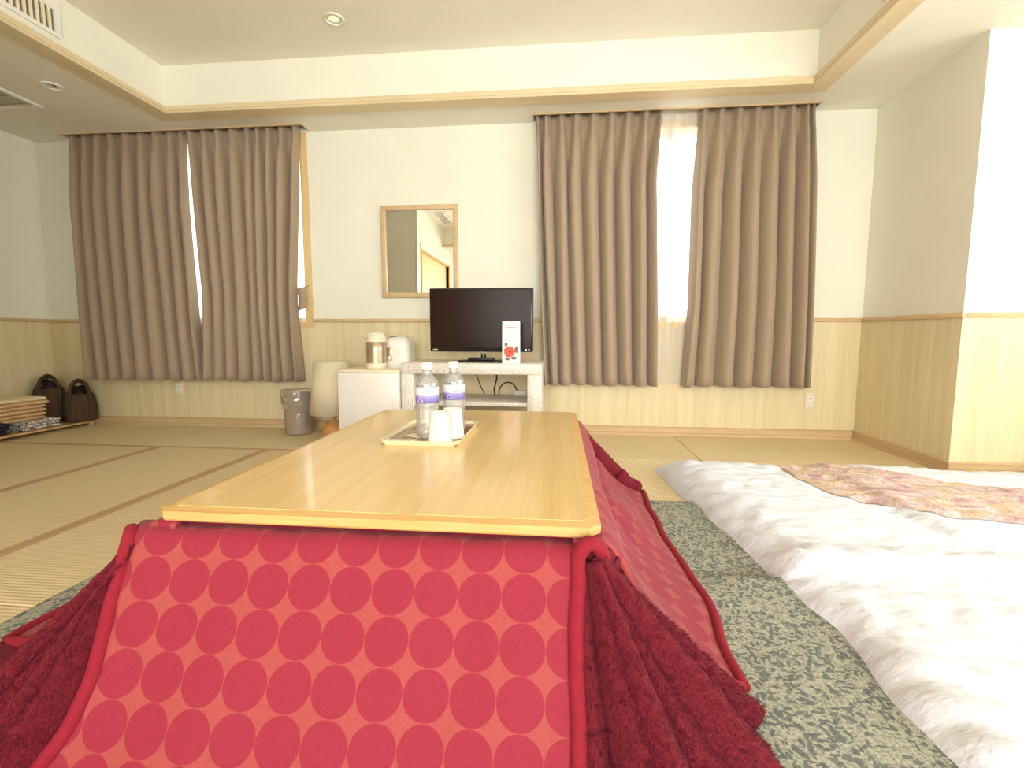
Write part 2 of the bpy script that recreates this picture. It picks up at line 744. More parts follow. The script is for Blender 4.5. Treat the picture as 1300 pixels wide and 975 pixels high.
def copy_tree(o, parent=None):
    c = o.copy()
    COL.objects.link(c)
    if parent is not None:
        c.parent = parent
    for ch in list(o.children):
        copy_tree(ch, c)
    return c


def holed(us, vs, holes, to3, t0, t1):
    """slab over a grid with rectangular holes (u0,u1,v0,v1); welded, with reveals"""
    us = sorted(set(us + [h[k] for h in holes for k in (0, 1)]))
    vs = sorted(set(vs + [h[k] for h in holes for k in (2, 3)]))
    nu, nv = len(us) - 1, len(vs) - 1

    def solid(i, j):
        if i < 0 or j < 0 or i >= nu or j >= nv:
            return False
        u, v = (us[i] + us[i + 1]) / 2, (vs[j] + vs[j + 1]) / 2
        return not any(h[0] < u < h[1] and h[2] < v < h[3] for h in holes)
    mb = MB()
    for i in range(nu):
        for j in range(nv):
            if not solid(i, j):
                continue
            a, b, c, d = us[i], us[i + 1], vs[j], vs[j + 1]
            mb.add([to3(a, c, t0), to3(b, c, t0), to3(b, d, t0), to3(a, d, t0)], [(0, 1, 2, 3)])
            mb.add([to3(a, c, t1), to3(b, c, t1), to3(b, d, t1), to3(a, d, t1)], [(3, 2, 1, 0)])
            for (di, dj, p, q) in ((-1, 0, (a, c), (a, d)), (1, 0, (b, d), (b, c)), (0, -1, (b, c), (a, c)), (0, 1, (a, d), (b, d))):
                if not solid(i + di, j + dj):
                    mb.add([to3(*p, t0), to3(*q, t0), to3(*q, t1), to3(*p, t1)], [(0, 1, 2, 3)])
    return mb


def cut(o, boxes):
    """cut real box-shaped recesses into a solid"""
    bm = bmesh.new()
    bm.from_mesh(o.data)
    bmesh.ops.recalc_face_normals(bm, faces=bm.faces)
    bm.to_mesh(o.data)
    bm.free()
    for b_ in boxes:
        c_ = box(*b_).build('cutter', 'ceil')
        bm = bmesh.new()
        bm.from_mesh(c_.data)
        bmesh.ops.recalc_face_normals(bm, faces=bm.faces)
        bm.to_mesh(c_.data)
        bm.free()
        m = o.modifiers.new('recess', 'BOOLEAN')
        m.operation, m.object, m.solver = 'DIFFERENCE', c_, 'EXACT'
        dg = bpy.context.evaluated_depsgraph_get()
        me = bpy.data.meshes.new_from_object(o.evaluated_get(dg))
        o.modifiers.remove(m)
        o.data = me
        bpy.data.objects.remove(c_)


# ------------------------------------------------------------------ room shell
floor = struct(box(XL - .15, XFAR + .15, YREAR - .15, D + .15, -.12, -.045).build('floor', 'board'))

# tatami mats: laid from the sizes seen in the photograph; cloth borders on long edges
def mat_piece(x0, x1, y0, y1, m, borders=''):
    g = .0025
    p = rbox(x0 + g, x1 - g, y0 + g, y1 - g, -.05, 0, r=.003, seg=1).build('tatami_mat', m, floor)
    bw = .03
    for b in borders:
        if b == 'l':
            q = box(x0 + g, x0 + bw, y0 + g, y1 - g, -.001, .0015)
        elif b == 'r':
            q = box(x1 - bw, x1 - g, y0 + g, y1 - g, -.001, .0015)
        elif b == 'n':
            q = box(x0 + g, x1 - g, y0 + g, y0 + bw, -.001, .0015)
        else:
            q = box(x0 + g, x1 - g, y1 - bw, y1 - g, -.001, .0015)
        q.build('cloth_border', 'heri', p)


YC = 2.965
BY = D - .012
mat_piece(XL, -2.78, YC, BY, 'tatamiB', 'n')
mat_piece(-2.78, -.95, YC, BY, 'tatamiB', 'n')
mat_piece(-.95, .88, YC, BY, 'tatamiB')
mat_piece(.88, XR, YC, BY, 'tatamiB')
mat_piece(XL, -3.475, 1.149, YC, 'tatamiX')
mat_piece(-3.475, -2.715, 1.149, YC, 'tatamiX', 'r')
mat_piece(-2.715, -1.938, 1.149, YC, 'tatamiX', 'lr')
mat_piece(-1.938, -1.16, 1.149, YC, 'tatamiX', 'l')
mat_piece(-1.16, -.38, 1.149, YC, 'tatamiX')
for k in range(4):
    mat_piece(-3.475 + .77 * k, -2.705 + .77 * k, -.67, 1.149, 'tatamiX', 'lr' if k < 3 else 'l')
mat_piece(XL, -3.475, -.67, 1.149, 'tatamiX')
mat_piece(-.38, 1.45, 2.19, YC, 'tatamiY')
mat_piece(1.45, XFAR, 2.19, 2.866, 'tatamiY')
mat_piece(-.38, 1.45, 1.41, 2.19, 'tatamiY')
mat_piece(1.45, XFAR, 1.41, 2.19, 'tatamiY')
mat_piece(-.38, 1.45, .63, 1.41, 'tatamiY')
mat_piece(1.45, XFAR, .63, 1.41, 'tatamiY')
mat_piece(-.38, XFAR, -.67, .63, 'tatamiY')
mat_piece(XL, XFAR, YREAR, -.67, 'tatamiB')

wall_back = struct(holed([XL - .15, XR + .02], [-.1, 2.95], [W1, W2], lambda u, v, t: (u, D + t, v), 0, .14).build('wall_back', 'wall'))
wall_left = struct(box(XL - .12, XL, YREAR - .12, D + .14, -.1, 2.95).build('wall_left', 'wall'))
wall_pier = struct(box(XR, XFAR + .12, PIER_Y, D + .14, -.1, 2.95).build('wall_right_pier', 'wall'))
wall_right = struct(holed([YREAR - .12, PIER_Y], [-.1, 2.95], [SIDE_WIN], lambda u, v, t: (XFAR + t, u, v), 0, .14).build('wall_right', 'wall'))
wall_front = struct(holed([XL - .12, XFAR + .12], [-.1, 2.95], [REAR_FILL_WIN], lambda u, v, t: (u, YREAR - t, v), 0, .14).build('wall_front', 'wall'))

# wainscot boards
def wains(name, parent, x0, x1, y0, y1, z1=ZR - .02):
    return box(x0, x1, y0, y1, .0, z1).build(name, 'wains', parent)


WT = .008
wains('wainscot', wall_back, XL, W1[0], D - WT, D + .01)
wains('wainscot', wall_back, W1[0], W1[1], D - WT, D + .01, W1[2] - .03)
wains('wainscot', wall_back, W1[1], W2[0], D - WT, D + .01)
wains('wainscot', wall_back, W2[0], W2[1], D - WT, D + .01, W2[2] - .03)
wains('wainscot', wall_back, W2[1], XR, D - WT, D + .01)
wains('wainscot', wall_left, XL - .01, XL + WT, .5, D)
wains('wainscot', wall_pier, XR - WT, XR + .01, PIER_Y - WT, D)
wains('wainscot', wall_pier, XR + .01, XFAR, PIER_Y - WT, PIER_Y + .01)

# chair rail
def trim(n, mb, m):
    return struct(mb.build('trim_%d' % n, m))


RZ0, RZ1, RP = ZR - .022, ZR + .006, .022
trim(1, rbox(XL, W1[0] - .05, D - RP, D + .005, RZ0, RZ1, r=.006), 'rail')
trim(2, rbox(W1[1] + .06, W2[0] - .06, D - RP, D + .005, RZ0, RZ1, r=.006), 'rail')
trim(3, rbox(W2[1] + .06, XR + .005, D - RP, D + .005, RZ0, RZ1, r=.006), 'rail')
trim(4, rbox(XL - .005, XL + RP, .45, D, RZ0, RZ1, r=.006), 'railY')
trim(5, rbox(XR - RP, XR + .005, PIER_Y - RP, D, RZ0, RZ1, r=.006), 'railY')
trim(6, rbox(XR + .005, XFAR, PIER_Y - RP, PIER_Y + .005, RZ0, RZ1, r=.006), 'rail')


def skirting(name, axis, a0, a1, pos, sgn, m):
    """skirting board with a small cap ledge, then a flat floor strip"""
    for (t, z0, z1) in ((.034, -.01, .022), (.020, .02, .058), (.026, .055, .066)):
        if axis == 'x':
            mb = rbox(a0, a1, min(pos, pos + sgn * t), max(pos, pos + sgn * t), z0, z1, r=.003, seg=1)
        else:
            mb = rbox(min(pos, pos + sgn * t), max(pos, pos + sgn * t), a0, a1, z0, z1, r=.003, seg=1)
        o = mb.build(name if z1 == .022 else 'skirting_board' if z1 < .06 else 'cap_ledge', m, None if z1 == .022 else root)
        if z1 == .022:
            root = struct(o)


skirting('baseboard_back', 'x', XL, XR, D - .001, -1, 'rail')
skirting('baseboard_left', 'y', .45, D, XL + .001, 1, 'railY')
skirting('baseboard_right', 'y', PIER_Y - .03, D, XR - .001, -1, 'railY')
skirting('baseboard_pier', 'x', XR + .0005, XFAR, PIER_Y - .001, -1, 'rail')

# ceiling: low soffit around a raised tray, curtain slots at the windows
S1 = (-3.95, -1.945, 3.612, D + .02)
S2 = (-.20, 1.755, 3.612, D + .02)
ceiling = struct(holed([XL - .1, XFAR + .1], [YREAR - .1, D + .1], [(TX0, TX1, TY0, TY1), S1, S2],
                       lambda u, v, t: (u, v, ZL + t), 0, .45).build('ceiling', 'ceil'))
ceiling_tray = struct(box(TX0 - .02, TX1 + .02, TY0 - .02, TY1 + .02, ZH, ZH + .25).build('ceiling_tray', 'ceil'))
for k, s in enumerate((S1, S2)):
    trim(7 + k, box(s[0], s[1], s[2], s[3], ZL + .10, ZL + .13), 'ceil')
    trim(9 + k, box(s[0] - .004, s[1] + .004, s[2] - .012, s[2] + .002, ZL - .006, ZL + .10), 'rail')

# tray mouldings: wood strip under the tray edge with a lip
MWd, LIP = .10, .022
mb = MB()


def mould(n, x0, x1, y0, y1, m, lipbox):
    o = rbox(x0, x1, y0, y1, ZL - .014, ZL + .012, r=.004, seg=1).build('trim_%d' % n, m)
    struct(o)
    rbox(*lipbox, r=.004, seg=1).build('lip', m, o)


mould(11, TX0 + LIP, TX1 - LIP, TY1 - LIP, TY1 + MWd, 'mould', (TX0 + LIP + .006, TX1 - LIP - .006, TY1 - LIP - .006, TY1 - .001, ZL, ZL + .032))
mould(12, TX0 - MWd, TX0 + LIP, TY0 - MWd, TY1 + MWd, 'mouldY', (TX0 + .001, TX0 + LIP + .006, TY0, TY1, ZL, ZL + .032))
mould(13, TX1 - LIP, TX1 + MWd, TY0 - MWd, TY1 + MWd, 'mouldY', (TX1 - LIP - .006, TX1 - .001, TY0, TY1, ZL, ZL + .032))
mould(14, TX0 + LIP, TX1 - LIP, TY0 - MWd, TY0 + LIP, 'mould', (TX0 + LIP + .006, TX1 - LIP - .006, TY0 + .001, TY0 + LIP + .006, ZL, ZL + .032))

# partition with the sliding door that the wall mirror shows
PX, PY = -2.09, .42
part = struct(box(XL, PX, PY - .12, PY, 0, ZH + .02).build('wall_partition', 'partition'))
struct(holed([YREAR, PY - .12], [0, ZH + .02], [(-1.62, .18, -1, 2.06)], lambda u, v, t: (PX - t, u, v), 0, .12).build('wall_door_side', 'wall'))
struct(box(PX - .01, PX + .012, PY - .03, PY + .01, 0, ZH).build('trim_15', 'white'))
door = struct(box(PX - .08, PX - .045, -1.62, .18, 0, 2.06).build('door_1', 'fusuma'))
box(PX - .045, PX - .035, -1.0, -.97, .9, 1.05).build('door_pull', 'table_frame', door)
for (a, b, c, d) in ((-1.70, -1.62, 0, 2.06), (.18, .22, 0, 2.06)):
    box(PX - .1, PX + .015, a, b, c, d).build('jamb', 'doorframe', door)
box(PX - .1, PX + .02, -1.74, .24, 2.06, 2.15).build('lintel', 'white', door)
box(PX - .1, PX + .004, -1.62, .18, 2.035, 2.06).build('door_track', 'doorframe', door)


# windows
def window(n, u0, u1, z0, z1, to3, casing=True, divs=1):
    def bx(a0, a1, b0, b1, c0, c1):
        p, q = to3(a0, b0, c0), to3(a1, b1, c1)
        return box(*(v for k in range(3) for v in sorted((p[k], q[k]))))
    root = None
    cw = .06
    pieces = []
    # casing flat on the wall face (slightly proud), inner sash frame, glass
    if casing:
        pieces += [('casing', u0 - cw, u0 + .004, -.006, .1, z0 + .004, z1 - .004), ('casing', u1 - .004, u1 + cw, -.006, .1, z0 + .004, z1 - .004),
                   ('sill', u0 - cw, u1 + cw, -.014, .1, z0 - .04, z0 + .004), ('head', u0 - cw, u1 + cw, -.006, .1, z1 - .004, z1 + .05)]
    step = (u1 - u0) / (divs + 1)
    for (nm, a, b, c, d, e, f) in pieces:
        o = bx(a, b, c, d, e, f).build(nm if root else 'window_%d' % n, 'casing', root)
        if root is None:
            root = struct(o)
    for k in range(divs + 1):
        a, b = u0 + k * step, u0 + (k + 1) * step
        for (p, q, r, s) in ((a, a + .035, z0, z1), (b - .035, b, z0, z1), (a, b, z0, z0 + .045), (a, b, z1 - .045, z1)):
            o = bx(p, q, .08 + .0 * k, .11, r, s).build('sash_frame' if root else 'window_%d' % n, 'whitemetal', root)
            if root is None:
                root = struct(o)
        bx(a + .03, b - .03, .094, .098, z0 + .04, z1 - .04).build('pane', 'glass', root)
    return root


window(1, W1[0], W1[1], W1[2], W1[3], lambda u, t, z: (u, D + t, z))
window(2, W2[0], W2[1], W2[2], W2[3], lambda u, t, z: (u, D + t, z))
window(3, SIDE_WIN[0], SIDE_WIN[1], SIDE_WIN[2], SIDE_WIN[3], lambda u, t, z: (XFAR + t, u, z))
window(4, REAR_FILL_WIN[0], REAR_FILL_WIN[1], REAR_FILL_WIN[2], REAR_FILL_WIN[3], lambda u, t, z: (u, YREAR - t, z))  # unseen rear window, added to go with the fill light


# ------------------------------------------------------------------ curtains
YCUR = 3.676


def interp(tab, t):
    if t <= tab[0][0]:
        return tab[0][1]
    for (a, va), (b, vb) in zip(tab, tab[1:]):
        if t <= b:
            k = (t - a) / (b - a)
            return va + (vb - va) * k
    return tab[-1][1]


def curtain(label, ridges_px, dl, dr, ztop=ZL + .03, zbot=.392, seed=1, lead=.025, tail=.025, amp=.085):
    """pleated drape: ridges_px pixel columns of the pleats along the heading;
    dl, dr tables (v -> x shift) of the left and right edge down the drop"""
    rnd = random.Random(seed)
    xs = [onY(p, 160, YCUR).x for p in ridges_px]
    n = len(xs)
    knots = [(-.5, xs[0] - lead)] + [(i, x) for i, x in enumerate(xs)] + [(n - .5, xs[-1] + tail)]
    ph = [rnd.uniform(-1, 1) for _ in range(n + 2)]
    am = [rnd.uniform(.85, 1.15) for _ in range(n + 2)]
    nu, nv = n * 18, 30

    def fn(a, v):
        t = -.5 + a * n
        i = int(math.floor(t + .5))
        s = t - i
        vv = v
        z = ztop + (zbot - ztop) * vv
        depth = (ztop - z)
        pinch = math.exp(-((depth - .105) / .045) ** 2)
        low = min(1, depth / .5)
        k = .9 + 5.0 * pinch + .5 * (1 - low)
        c = (1 + math.cos(2 * PI * s)) / 2
        A = amp * am[i + 1] * (.75 + .4 * low - .1 * pinch)
        y = YCUR - A * (c ** k) + .3 * A
        b = .105 * low
        ts = t + b * math.sin(2 * PI * s)
        x = interp(knots, ts)
        f = a
        x += interp(dl, vv) * (1 - f) + interp(dr, vv) * f
        x += .010 * low * math.sin(ph[i + 1] * 3 + vv * 3.0) * c
        y += .006 * math.sin(ph[i + 1] * 5 + vv * 5) * low
        z += -.004 * c * low * vv + .003 * math.sin(t * 2.1 + seed) * vv
        # pinch tucks in the ridge front
        if depth < .16 and c > .7:
            y += .012 * pinch * math.cos(14 * PI * s)
        return (x, y, z)
    mb = MB().grid(fn, nu, nv)
    o = mb.build('curtain', 'curtain', None, solid=.004)
    return tag(o, label, 'curtain')


curtain('taupe pleated curtain beside the corner with the left wall', [93, 109, 125, 143, 161, 180, 199, 217, 232],
        [(0, 0), (1, -.03)], [(0, -.005), (.3, -.022), (.8, .02), (1, .045)], seed=2, tail=.012)
curtain('taupe pleated curtain with a tieback, facing the bin and lamp', [242, 259, 277, 295, 315, 328, 341, 359, 376],
        [(0, .0), (.2, .022), (.65, .075), (.85, .055), (1, .03)], [(0, 0), (.3, -.03), (.62, -.075), (.76, -.075), (1, -.045)], seed=5, lead=.012, tail=.012)
curtain('taupe pleated curtain behind the television', [682, 692.6, 712, 731, 753, 776, 797, 819, 839],
        [(0, 0), (1, .085)], [(0, .0), (.25, -.04), (1, .01)], seed=8, lead=.01, tail=.012)
curtain('taupe pleated curtain beside the pier, leaving a bright gap', [892, 914, 936.5, 959, 982, 1003, 1021, 1029],
        [(0, 0), (.3, -.03), (.7, -.03), (1, -.06)], [(0, .0), (1, .09)], seed=11, lead=.02, tail=.012)
tb = thing('curtain_tieback', 'taupe cloth tieback hanging by the window casing', 'tieback', (0, 0, 0))
p = onY(382.5, 381, 3.665)
MB().grid(lambda u, v: (p.x - .03 + .06 * u + .012 * math.sin(v * 3), 3.665 - .02 * math.sin(u * PI), p.z + .085 - .17 * v + .02 * u), 8, 8).build('strap', 'curtain', tb, solid=.006)
MB().tube([(p.x, 3.67, p.z + .07), (p.x + .02, 3.70, p.z + .11), (p.x + .03, D - .01, p.z + .12)], .004).build('cord', 'curtain', tb)


def sheer_curtain(label, x0, x1, folds, seed):
    rnd = random.Random(seed)
    ph = [rnd.uniform(-.4, .4) for _ in range(folds + 3)]

    def fn(a, v):
        z = ZL + .02 + (.40 - ZL - .02) * v
        t = a * folds
        y = 3.727 + .009 * math.sin(2 * PI * t + .5 * math.sin(v * 2 + a * 9))
        return (x0 + (x1 - x0) * a + .01 * math.sin(2 * PI * t * 2) * .4, y, z)
    o = MB().grid(fn, folds * 10, 16).build('sheer_curtain', 'sheer')
    return tag(o, label, 'lace curtain')


sheer_curtain('white sheer lace curtain showing in the gap behind the television wall drapes', -.1, 1.68, 17, 3)
sheer_curtain('white sheer lace curtain almost hidden behind the closed drapes over the outlet', -3.85, -2.12, 24, 4)


# ------------------------------------------------------------------ ceiling fittings
def downlight(name, label, px, py, z, r, mat):
    p = onZ(px, py, z)
    t = thing(name, label, 'downlight', (p.x, p.y, z))
    MB().lathe([(r, 0), (r, -.006), (r * .82, -.008), (r * .78, 0), (r * .7, .03), (r * .45, .05)], n=28).build('trim_ring', 'white', t)
    MB().lathe([(0.0001, -.002), (r * .45, -.001), (r * .62, .008), (r * .6, .02)], n=24).build('lamp', mat, t)


downlight('downlight', 'round downlight in the low soffit beside the slatted vent', 66, 109, ZL, .058, 'chrome')
downlight('downlight', 'round glowing downlight set in the raised ceiling', 424, 24, ZH, .062, 'lamp_on')

# linear slot vent in the left soffit
v0, v1 = onZ(0, 113, ZL), onZ(55, 135, ZL)
sv = thing('soffit_vent', 'slatted air vent with a white frame in the low soffit', 'vent', (0, 0, 0))
VX0, VX1, VY0, VY1 = -4.15, v1.x, 2.2, v1.y
for b in ((VX0, VX1, VY1 - .035, VY1), (VX0, VX1, VY0, VY0 + .035), (VX1 - .03, VX1, VY0 + .035, VY1 - .035), (VX0, VX0 + .03, VY0 + .035, VY1 - .035)):
    box(b[0], b[1], b[2], b[3], ZL - .012, ZL + .0).build('frame_bar', 'white', sv)
cut(ceiling, [(VX0 + .02, VX1 - .02, VY0 + .02, VY1 - .02, ZL - .02, ZL + .22)])
for k in range(9):
    y = VY0 + .06 + k * (VY1 - VY0 - .12) / 8
    MB().box(VX0 + .03, VX1 - .03, y, y + .03, ZL - .008, ZL - .004).build('slat', 'champagne', sv)


def side_grille(label, x, sgn, y0, y1, z0, z1):
    t = thing('wall_grille', label, 'air grille')
    X = lambda a, b: sorted((x + sgn * a, x + sgn * b))
    cut(ceiling, [(*X(-.2, .02), y0 + .015, y1 - .015, z0 + .01, z1 - .01)])
    for b in ((y0, y1, z0, z0 + .022), (y0, y1, z1 - .022, z1), (y0, y0 + .03, z0 + .022, z1 - .022), (y1 - .03, y1, z0 + .022, z1 - .022)):
        box(*X(.0, .012), *b).build('frame_bar', 'white', t)
    n = int((y1 - y0 - .07) / .032)
    for k in range(n):
        y = y0 + .04 + k * .032
        box(*X(.002, .009), y, y + .015, z0 + .02, z1 - .02).build('slat', 'cream', t)


p = onY(66, 30, 2.60)
side_grille('white louvred air grille on the bright face of the ceiling step', TX0, 1, 1.75, 2.62, ZL + .075, ZL + .235)
side_grille('white louvred air grille on the yellowish face of the ceiling step by the pier', TX1, -1, 1.75, 2.72, ZL + .075, ZL + .235)

# vent of the raised ceiling behind the camera; the mirror shows it
cv = thing('ceiling_vent', 'dark slotted ceiling vent that shows in the wall mirror', 'vent')
SLOTS = [(-1.95 + k * .045, -1.925 + k * .045, -.77, -.03) for k in range(3)]
holed([-1.97, -1.75], [-.8, .0], SLOTS, lambda u, v, t: (u, v, ZH - .006 + t), 0, .007).build('frame', 'white', cv)
cut(ceiling_tray, [(-1.955, -1.825, -.775, -.025, ZH - .02, ZH + .18)])

# ------------------------------------------------------------------ mirror
mr = thing('wall_mirror', 'rectangular wall mirror with a pale wood frame above the television', 'mirror')
mx0, mx1, mz0, mz1, fw = -1.389, -.782, 1.058, 1.760, .036
box(mx0 + .02, mx1 - .02, D - .014, D - .002, mz0 + .02, mz1 - .02).build('glass', 'mirror', mr)
for b in ((mx0, mx1, mz1 - fw, mz1), (mx0, mx1, mz0, mz0 + fw), (mx0, mx0 + fw, mz0 + fw, mz1 - fw), (mx1 - fw, mx1, mz0 + fw, mz1 - fw)):
    rbox(b[0], b[1], D - .03, D, b[2], b[3], r=.004).build('frame_bar', 'railY', mr)


# ------------------------------------------------------------------ outlets
def outlet(label, px, py):
    p = onY(px, py, D - WT)
    t = thing('wall_outlet', label, 'outlet', (p.x, D - WT, p.z))
    rbox(-.036, .036, -.008, .002, -.06, .06, r=.004).build('plate', 'outlet', t)
    rbox(-.018, .018, -.011, -.006, -.038, .038, r=.002, seg=1).build('socket', 'white', t)
    for dz in (-.018, .018):
        for dx in (-.006, .006):
            box(dx - .0012, dx + .0012, -.0118, -.0108, dz - .007, dz + .007).build('slot', 'black', t)


outlet('cream outlet plate beneath the drape next to the pier', 1028, 509)
outlet('cream outlet plate beneath the drapes nearer the woven bags', 228, 493)

# ------------------------------------------------------------------ television stand
SX0, SX1, SY0, SY1, SZ = -1.052, -.106, 3.12, 3.58, .580
ts = thing('television_stand', 'speckled arch-shaped television stand with an open shelf', 'tv stand', (0, 0, 0))
rbox(SX0, SX1, SY0, SY1, SZ - .075, SZ, r=.008).build('top', 'granite', ts)
rbox(SX0, SX0 + .075, SY0 + .001, SY1, 0.0, SZ - .073, r=.006).build('side_panel', 'granite', ts)
rbox(SX1 - .097, SX1, SY0 + .001, SY1, 0.0, SZ - .073, r=.006).build('side_panel', 'granite', ts)
SHZ = onY(600, 510, SY0 + .02).z
rbox(SX0 + .07, SX1 - .09, SY0 + .02, SY1 - .02, SHZ - .03, SHZ, r=.004).build('shelf', 'granite', ts)
rbox(SX0 + .07, SX1 - .09, SY0 + .06, SY1 - .02, .05, .08, r=.004).build('shelf', 'granite', ts)
box(SX0 + .074, SX0 + .082, SY0 + .012, SY1, .05, SZ - .075).build('inner_lining', 'white', ts)

# television
tv = thing('television', 'flat black television on a glossy foot', 'television', (0, 0, 0))
TVY = 3.27
a, b = onY(545, 366, TVY), onY(676.5, 447, TVY)
tx0, tx1, tz1, tz0 = a.x, b.x, a.z, b.z
rbox(tx0, tx1, TVY, TVY + .04, tz0, tz1, r=.006).build('bezel', 'black', tv)
box(tx0 + .016, tx1 - .016, TVY - .0015, TVY + .002, tz0 + .03, tz1 - .014).build('screen', 'screen', tv)
rbox(tx0 + .12, tx1 - .12, TVY + .035, TVY + .075, tz0 + .06, tz1 - .1, r=.01).build('back_housing', 'black', tv)
for k in (-1, 1):
    xc = (tx0 + tx1) / 2 + .012
    MB().tube([(xc + k * .011, TVY + .035, SZ + .015), (xc + k * .011, TVY + .035, tz0 + .05)], .007).build('post', 'chrome', tv)
xc = (tx0 + tx1) / 2
rbox(xc - .16, xc + .16, TVY - .075, TVY + .12, SZ, SZ + .012, r=.005).build('foot_plate', 'black', tv)
rbox(xc - .09, xc + .09, TVY - .02, TVY + .08, SZ + .01, SZ + .03, r=.008).build('foot_block', 'black', tv)
box(tx0 + .02, tx0 + .055, TVY - .002, TVY + .002, tz0 + .012, tz0 + .019).build('logo_mark', 'chrome', tv)
for k in range(2):
    box(tx1 - .05 + k * .02, tx1 - .043 + k * .02, TVY - .002, TVY + .002, tz0 + .013, tz0 + .019).build('indicator', 'chrome', tv)

# card stand on the tv stand
c0, c1 = onY(637.5, 460, SY0 + .008), onY(660, 408, SY0 + .008)
cd = thing('card_stand', 'white folded card with an orange print standing before the television', 'card', (0, 0, 0))
cw0, cw1, ch = c0.x, c1.x, c1.z - SZ
yb = SY0 + .008
MB().add([(cw0, yb, SZ), (cw1, yb, SZ), (cw1, yb + .012, SZ + ch), (cw0, yb + .012, SZ + ch), (cw0, yb + .055, SZ), (cw1, yb + .055, SZ), (cw1, yb + .016, SZ + ch), (cw0, yb + .016, SZ + ch)],
         [(0, 1, 2, 3), (5, 4, 7, 6), (0, 4, 5, 1), (3, 2, 6, 7), (0, 3, 7, 4), (1, 5, 6, 2)]).build('card', 'card', cd)


def on_card(u0, u1, v0, v1, mat, name, n=1):
    def q(u, v):
        return (cw0 + (cw1 - cw0) * u, yb + .012 * v - .0008, SZ + ch * v)
    MB().add([q(u0, v0), q(u1, v0), q(u1, v1), q(u0, v1)], [(0, 1, 2, 3)]).build(name, mat, cd)


on_card(.4, .68, .905, .915, 'greyprint', 'print_line')
on_card(.22, .76, .855, .868, 'redprint', 'print_line')


def card_blob(cu, cv_, ru, rv, mat, name, seed):
    rnd = random.Random(seed)
    pts = []
    for k in range(22):
        a = 2 * PI * k / 22
        r = 1 + rnd.uniform(-.14, .14)
        u, v = cu + ru * r * math.cos(a), cv_ + rv * r * math.sin(a)
        pts.append((cw0 + (cw1 - cw0) * u, yb + .012 * v - .0012, SZ + ch * v))
    MB().add(pts, [tuple(range(22))]).build(name, mat, cd)


card_blob(.42, .28, .33, .125, 'orange', 'orange_print', 2)
card_blob(.8, .33, .09, .08, 'greyprint', 'sketch_print', 3)
card_blob(.22, .45, .1, .045, 'greyprint', 'sketch_print', 4)
card_blob(.3, .1, .14, .03, 'greyprint', 'sketch_print', 5)
card_blob(.66, .13, .16, .04, 'greyprint', 'sketch_print', 6)
card_blob(.45, .28, .1, .02, 'black', 'sketch_print', 7)

# small white telephone-like device on the shelf and cables
ph = thing('shelf_device', 'small white device on the shelf inside the television stand', 'device', (SX0 + .12, SY0 + .12, SHZ))
rbox(-.03, .03, -.06, .06, 0, .03, r=.008).build('cradle', 'white', ph)
rbox(-.02, .02, -.05, .03, .028, .075, r=.01).build('handset', 'white', ph)
tag(MB().tube([(-.62, SY1 - .06, SZ - .08), (-.6, SY1 - .08, .46), (-.57, SY1 - .12, .40), (-.54, SY1 - .1, SHZ + .01)], .004).build('cable', 'cable'), 'thin brown cable hanging slanted behind the television', 'cable')
tag(MB().tube([(-.46, SY1 - .04, SZ - .08), (-.455, SY1 - .06, .44), (-.47, SY1 - .1, .37), (-.46, SY1 - .12, SHZ + .004)], .006).build('cable', 'cable'), 'thicker brown cable hanging straight down onto the stand shelf', 'cable')
pts = []
for k in range(17):
    a = PI * k / 16
    pts.append((-.37 - .07 * math.cos(a), SY1 - .06, SHZ + .006 + .09 * math.sin(a)))
tag(MB().tube(pts, .005).build('cable', 'cable'), 'dark cable arching in a loop over the stand shelf', 'cable')
ps = thing('power_strip', 'white power strip on the wall behind the stand shelf', 'power strip', (-.26, SY1 - .09, SHZ))
rbox(-.06, .06, -.02, .02, 0, .04, r=.006).build('body', 'white', ps)
for k in (-1, 1):
    box(k * .03 - .008, k * .03 + .008, -.0215, -.018, .012, .028).build('socket', 'outlet', ps)

# ------------------------------------------------------------------ refrigerator
fr = thing('mini_fridge', 'low white refrigerator beside the television stand', 'refrigerator', (0, 0, 0))
FX0, FX1, FY0, FZ = -1.478, SX0 - .004, 3.08, .518
rbox(FX0, FX1, FY0 + .055, 3.58, .015, FZ, r=.01).build('body', 'whitemetal', fr)
rbox(FX0, FX1, FY0, FY0 + .05, .04, FZ - .004, r=.008).build('door', 'whitemetal', fr)
rbox(FX0 + .002, FX1 - .002, FY0 + .02, 3.57, FZ - .004, FZ + .012, r=.005).build('top_cover', 'cream', fr)
box(FX0 + .02, FX1 - .02, FY0 + .03, 3.5, 0, .02).build('plinth', 'black', fr)

# air pot: champagne cylinder with cream dome lid
FT = FZ + .012
yk = 3.27
a = onY(466, 466, yk)
b = onY(490.5, 466, yk)
kx, kr = (a.x + b.x) / 2, (b.x - a.x) / 2
kt = onY(478, 421, yk).z - FT
vk = thing('thermos_jug', 'champagne metal thermos jug with a cream dome lid', 'thermos', (kx, yk, FT))
MB().lathe([(.0001, 0), (kr * .98, 0), (kr, .01), (kr, kt * .14), (kr * .97, kt * .15)], n=36).build('base_ring', 'cream', vk)
MB().lathe([(kr * .97, kt * .15), (kr * .98, kt * .5), (kr * .97, kt * .72), (kr * .92, kt * .73)], n=36).build('body', 'champagne', vk)
lid = MB().lathe([(kr, kt * .72), (kr, kt * .76), (kr * .95, kt * .86), (kr * .75, kt * .95), (kr * .4, kt * .995), (.0001, kt)], n=36).build('lid', 'cream', vk)
MB().tube([(-kr * .8, -kr * .55, kt * .78), (-kr * .6, -kr * .8, kt * .9), (0, -kr * .95, kt * .93), (kr * .6, -kr * .8, kt * .9), (kr * .8, -kr * .55, kt * .78)], .006).build('handle', 'white', lid)

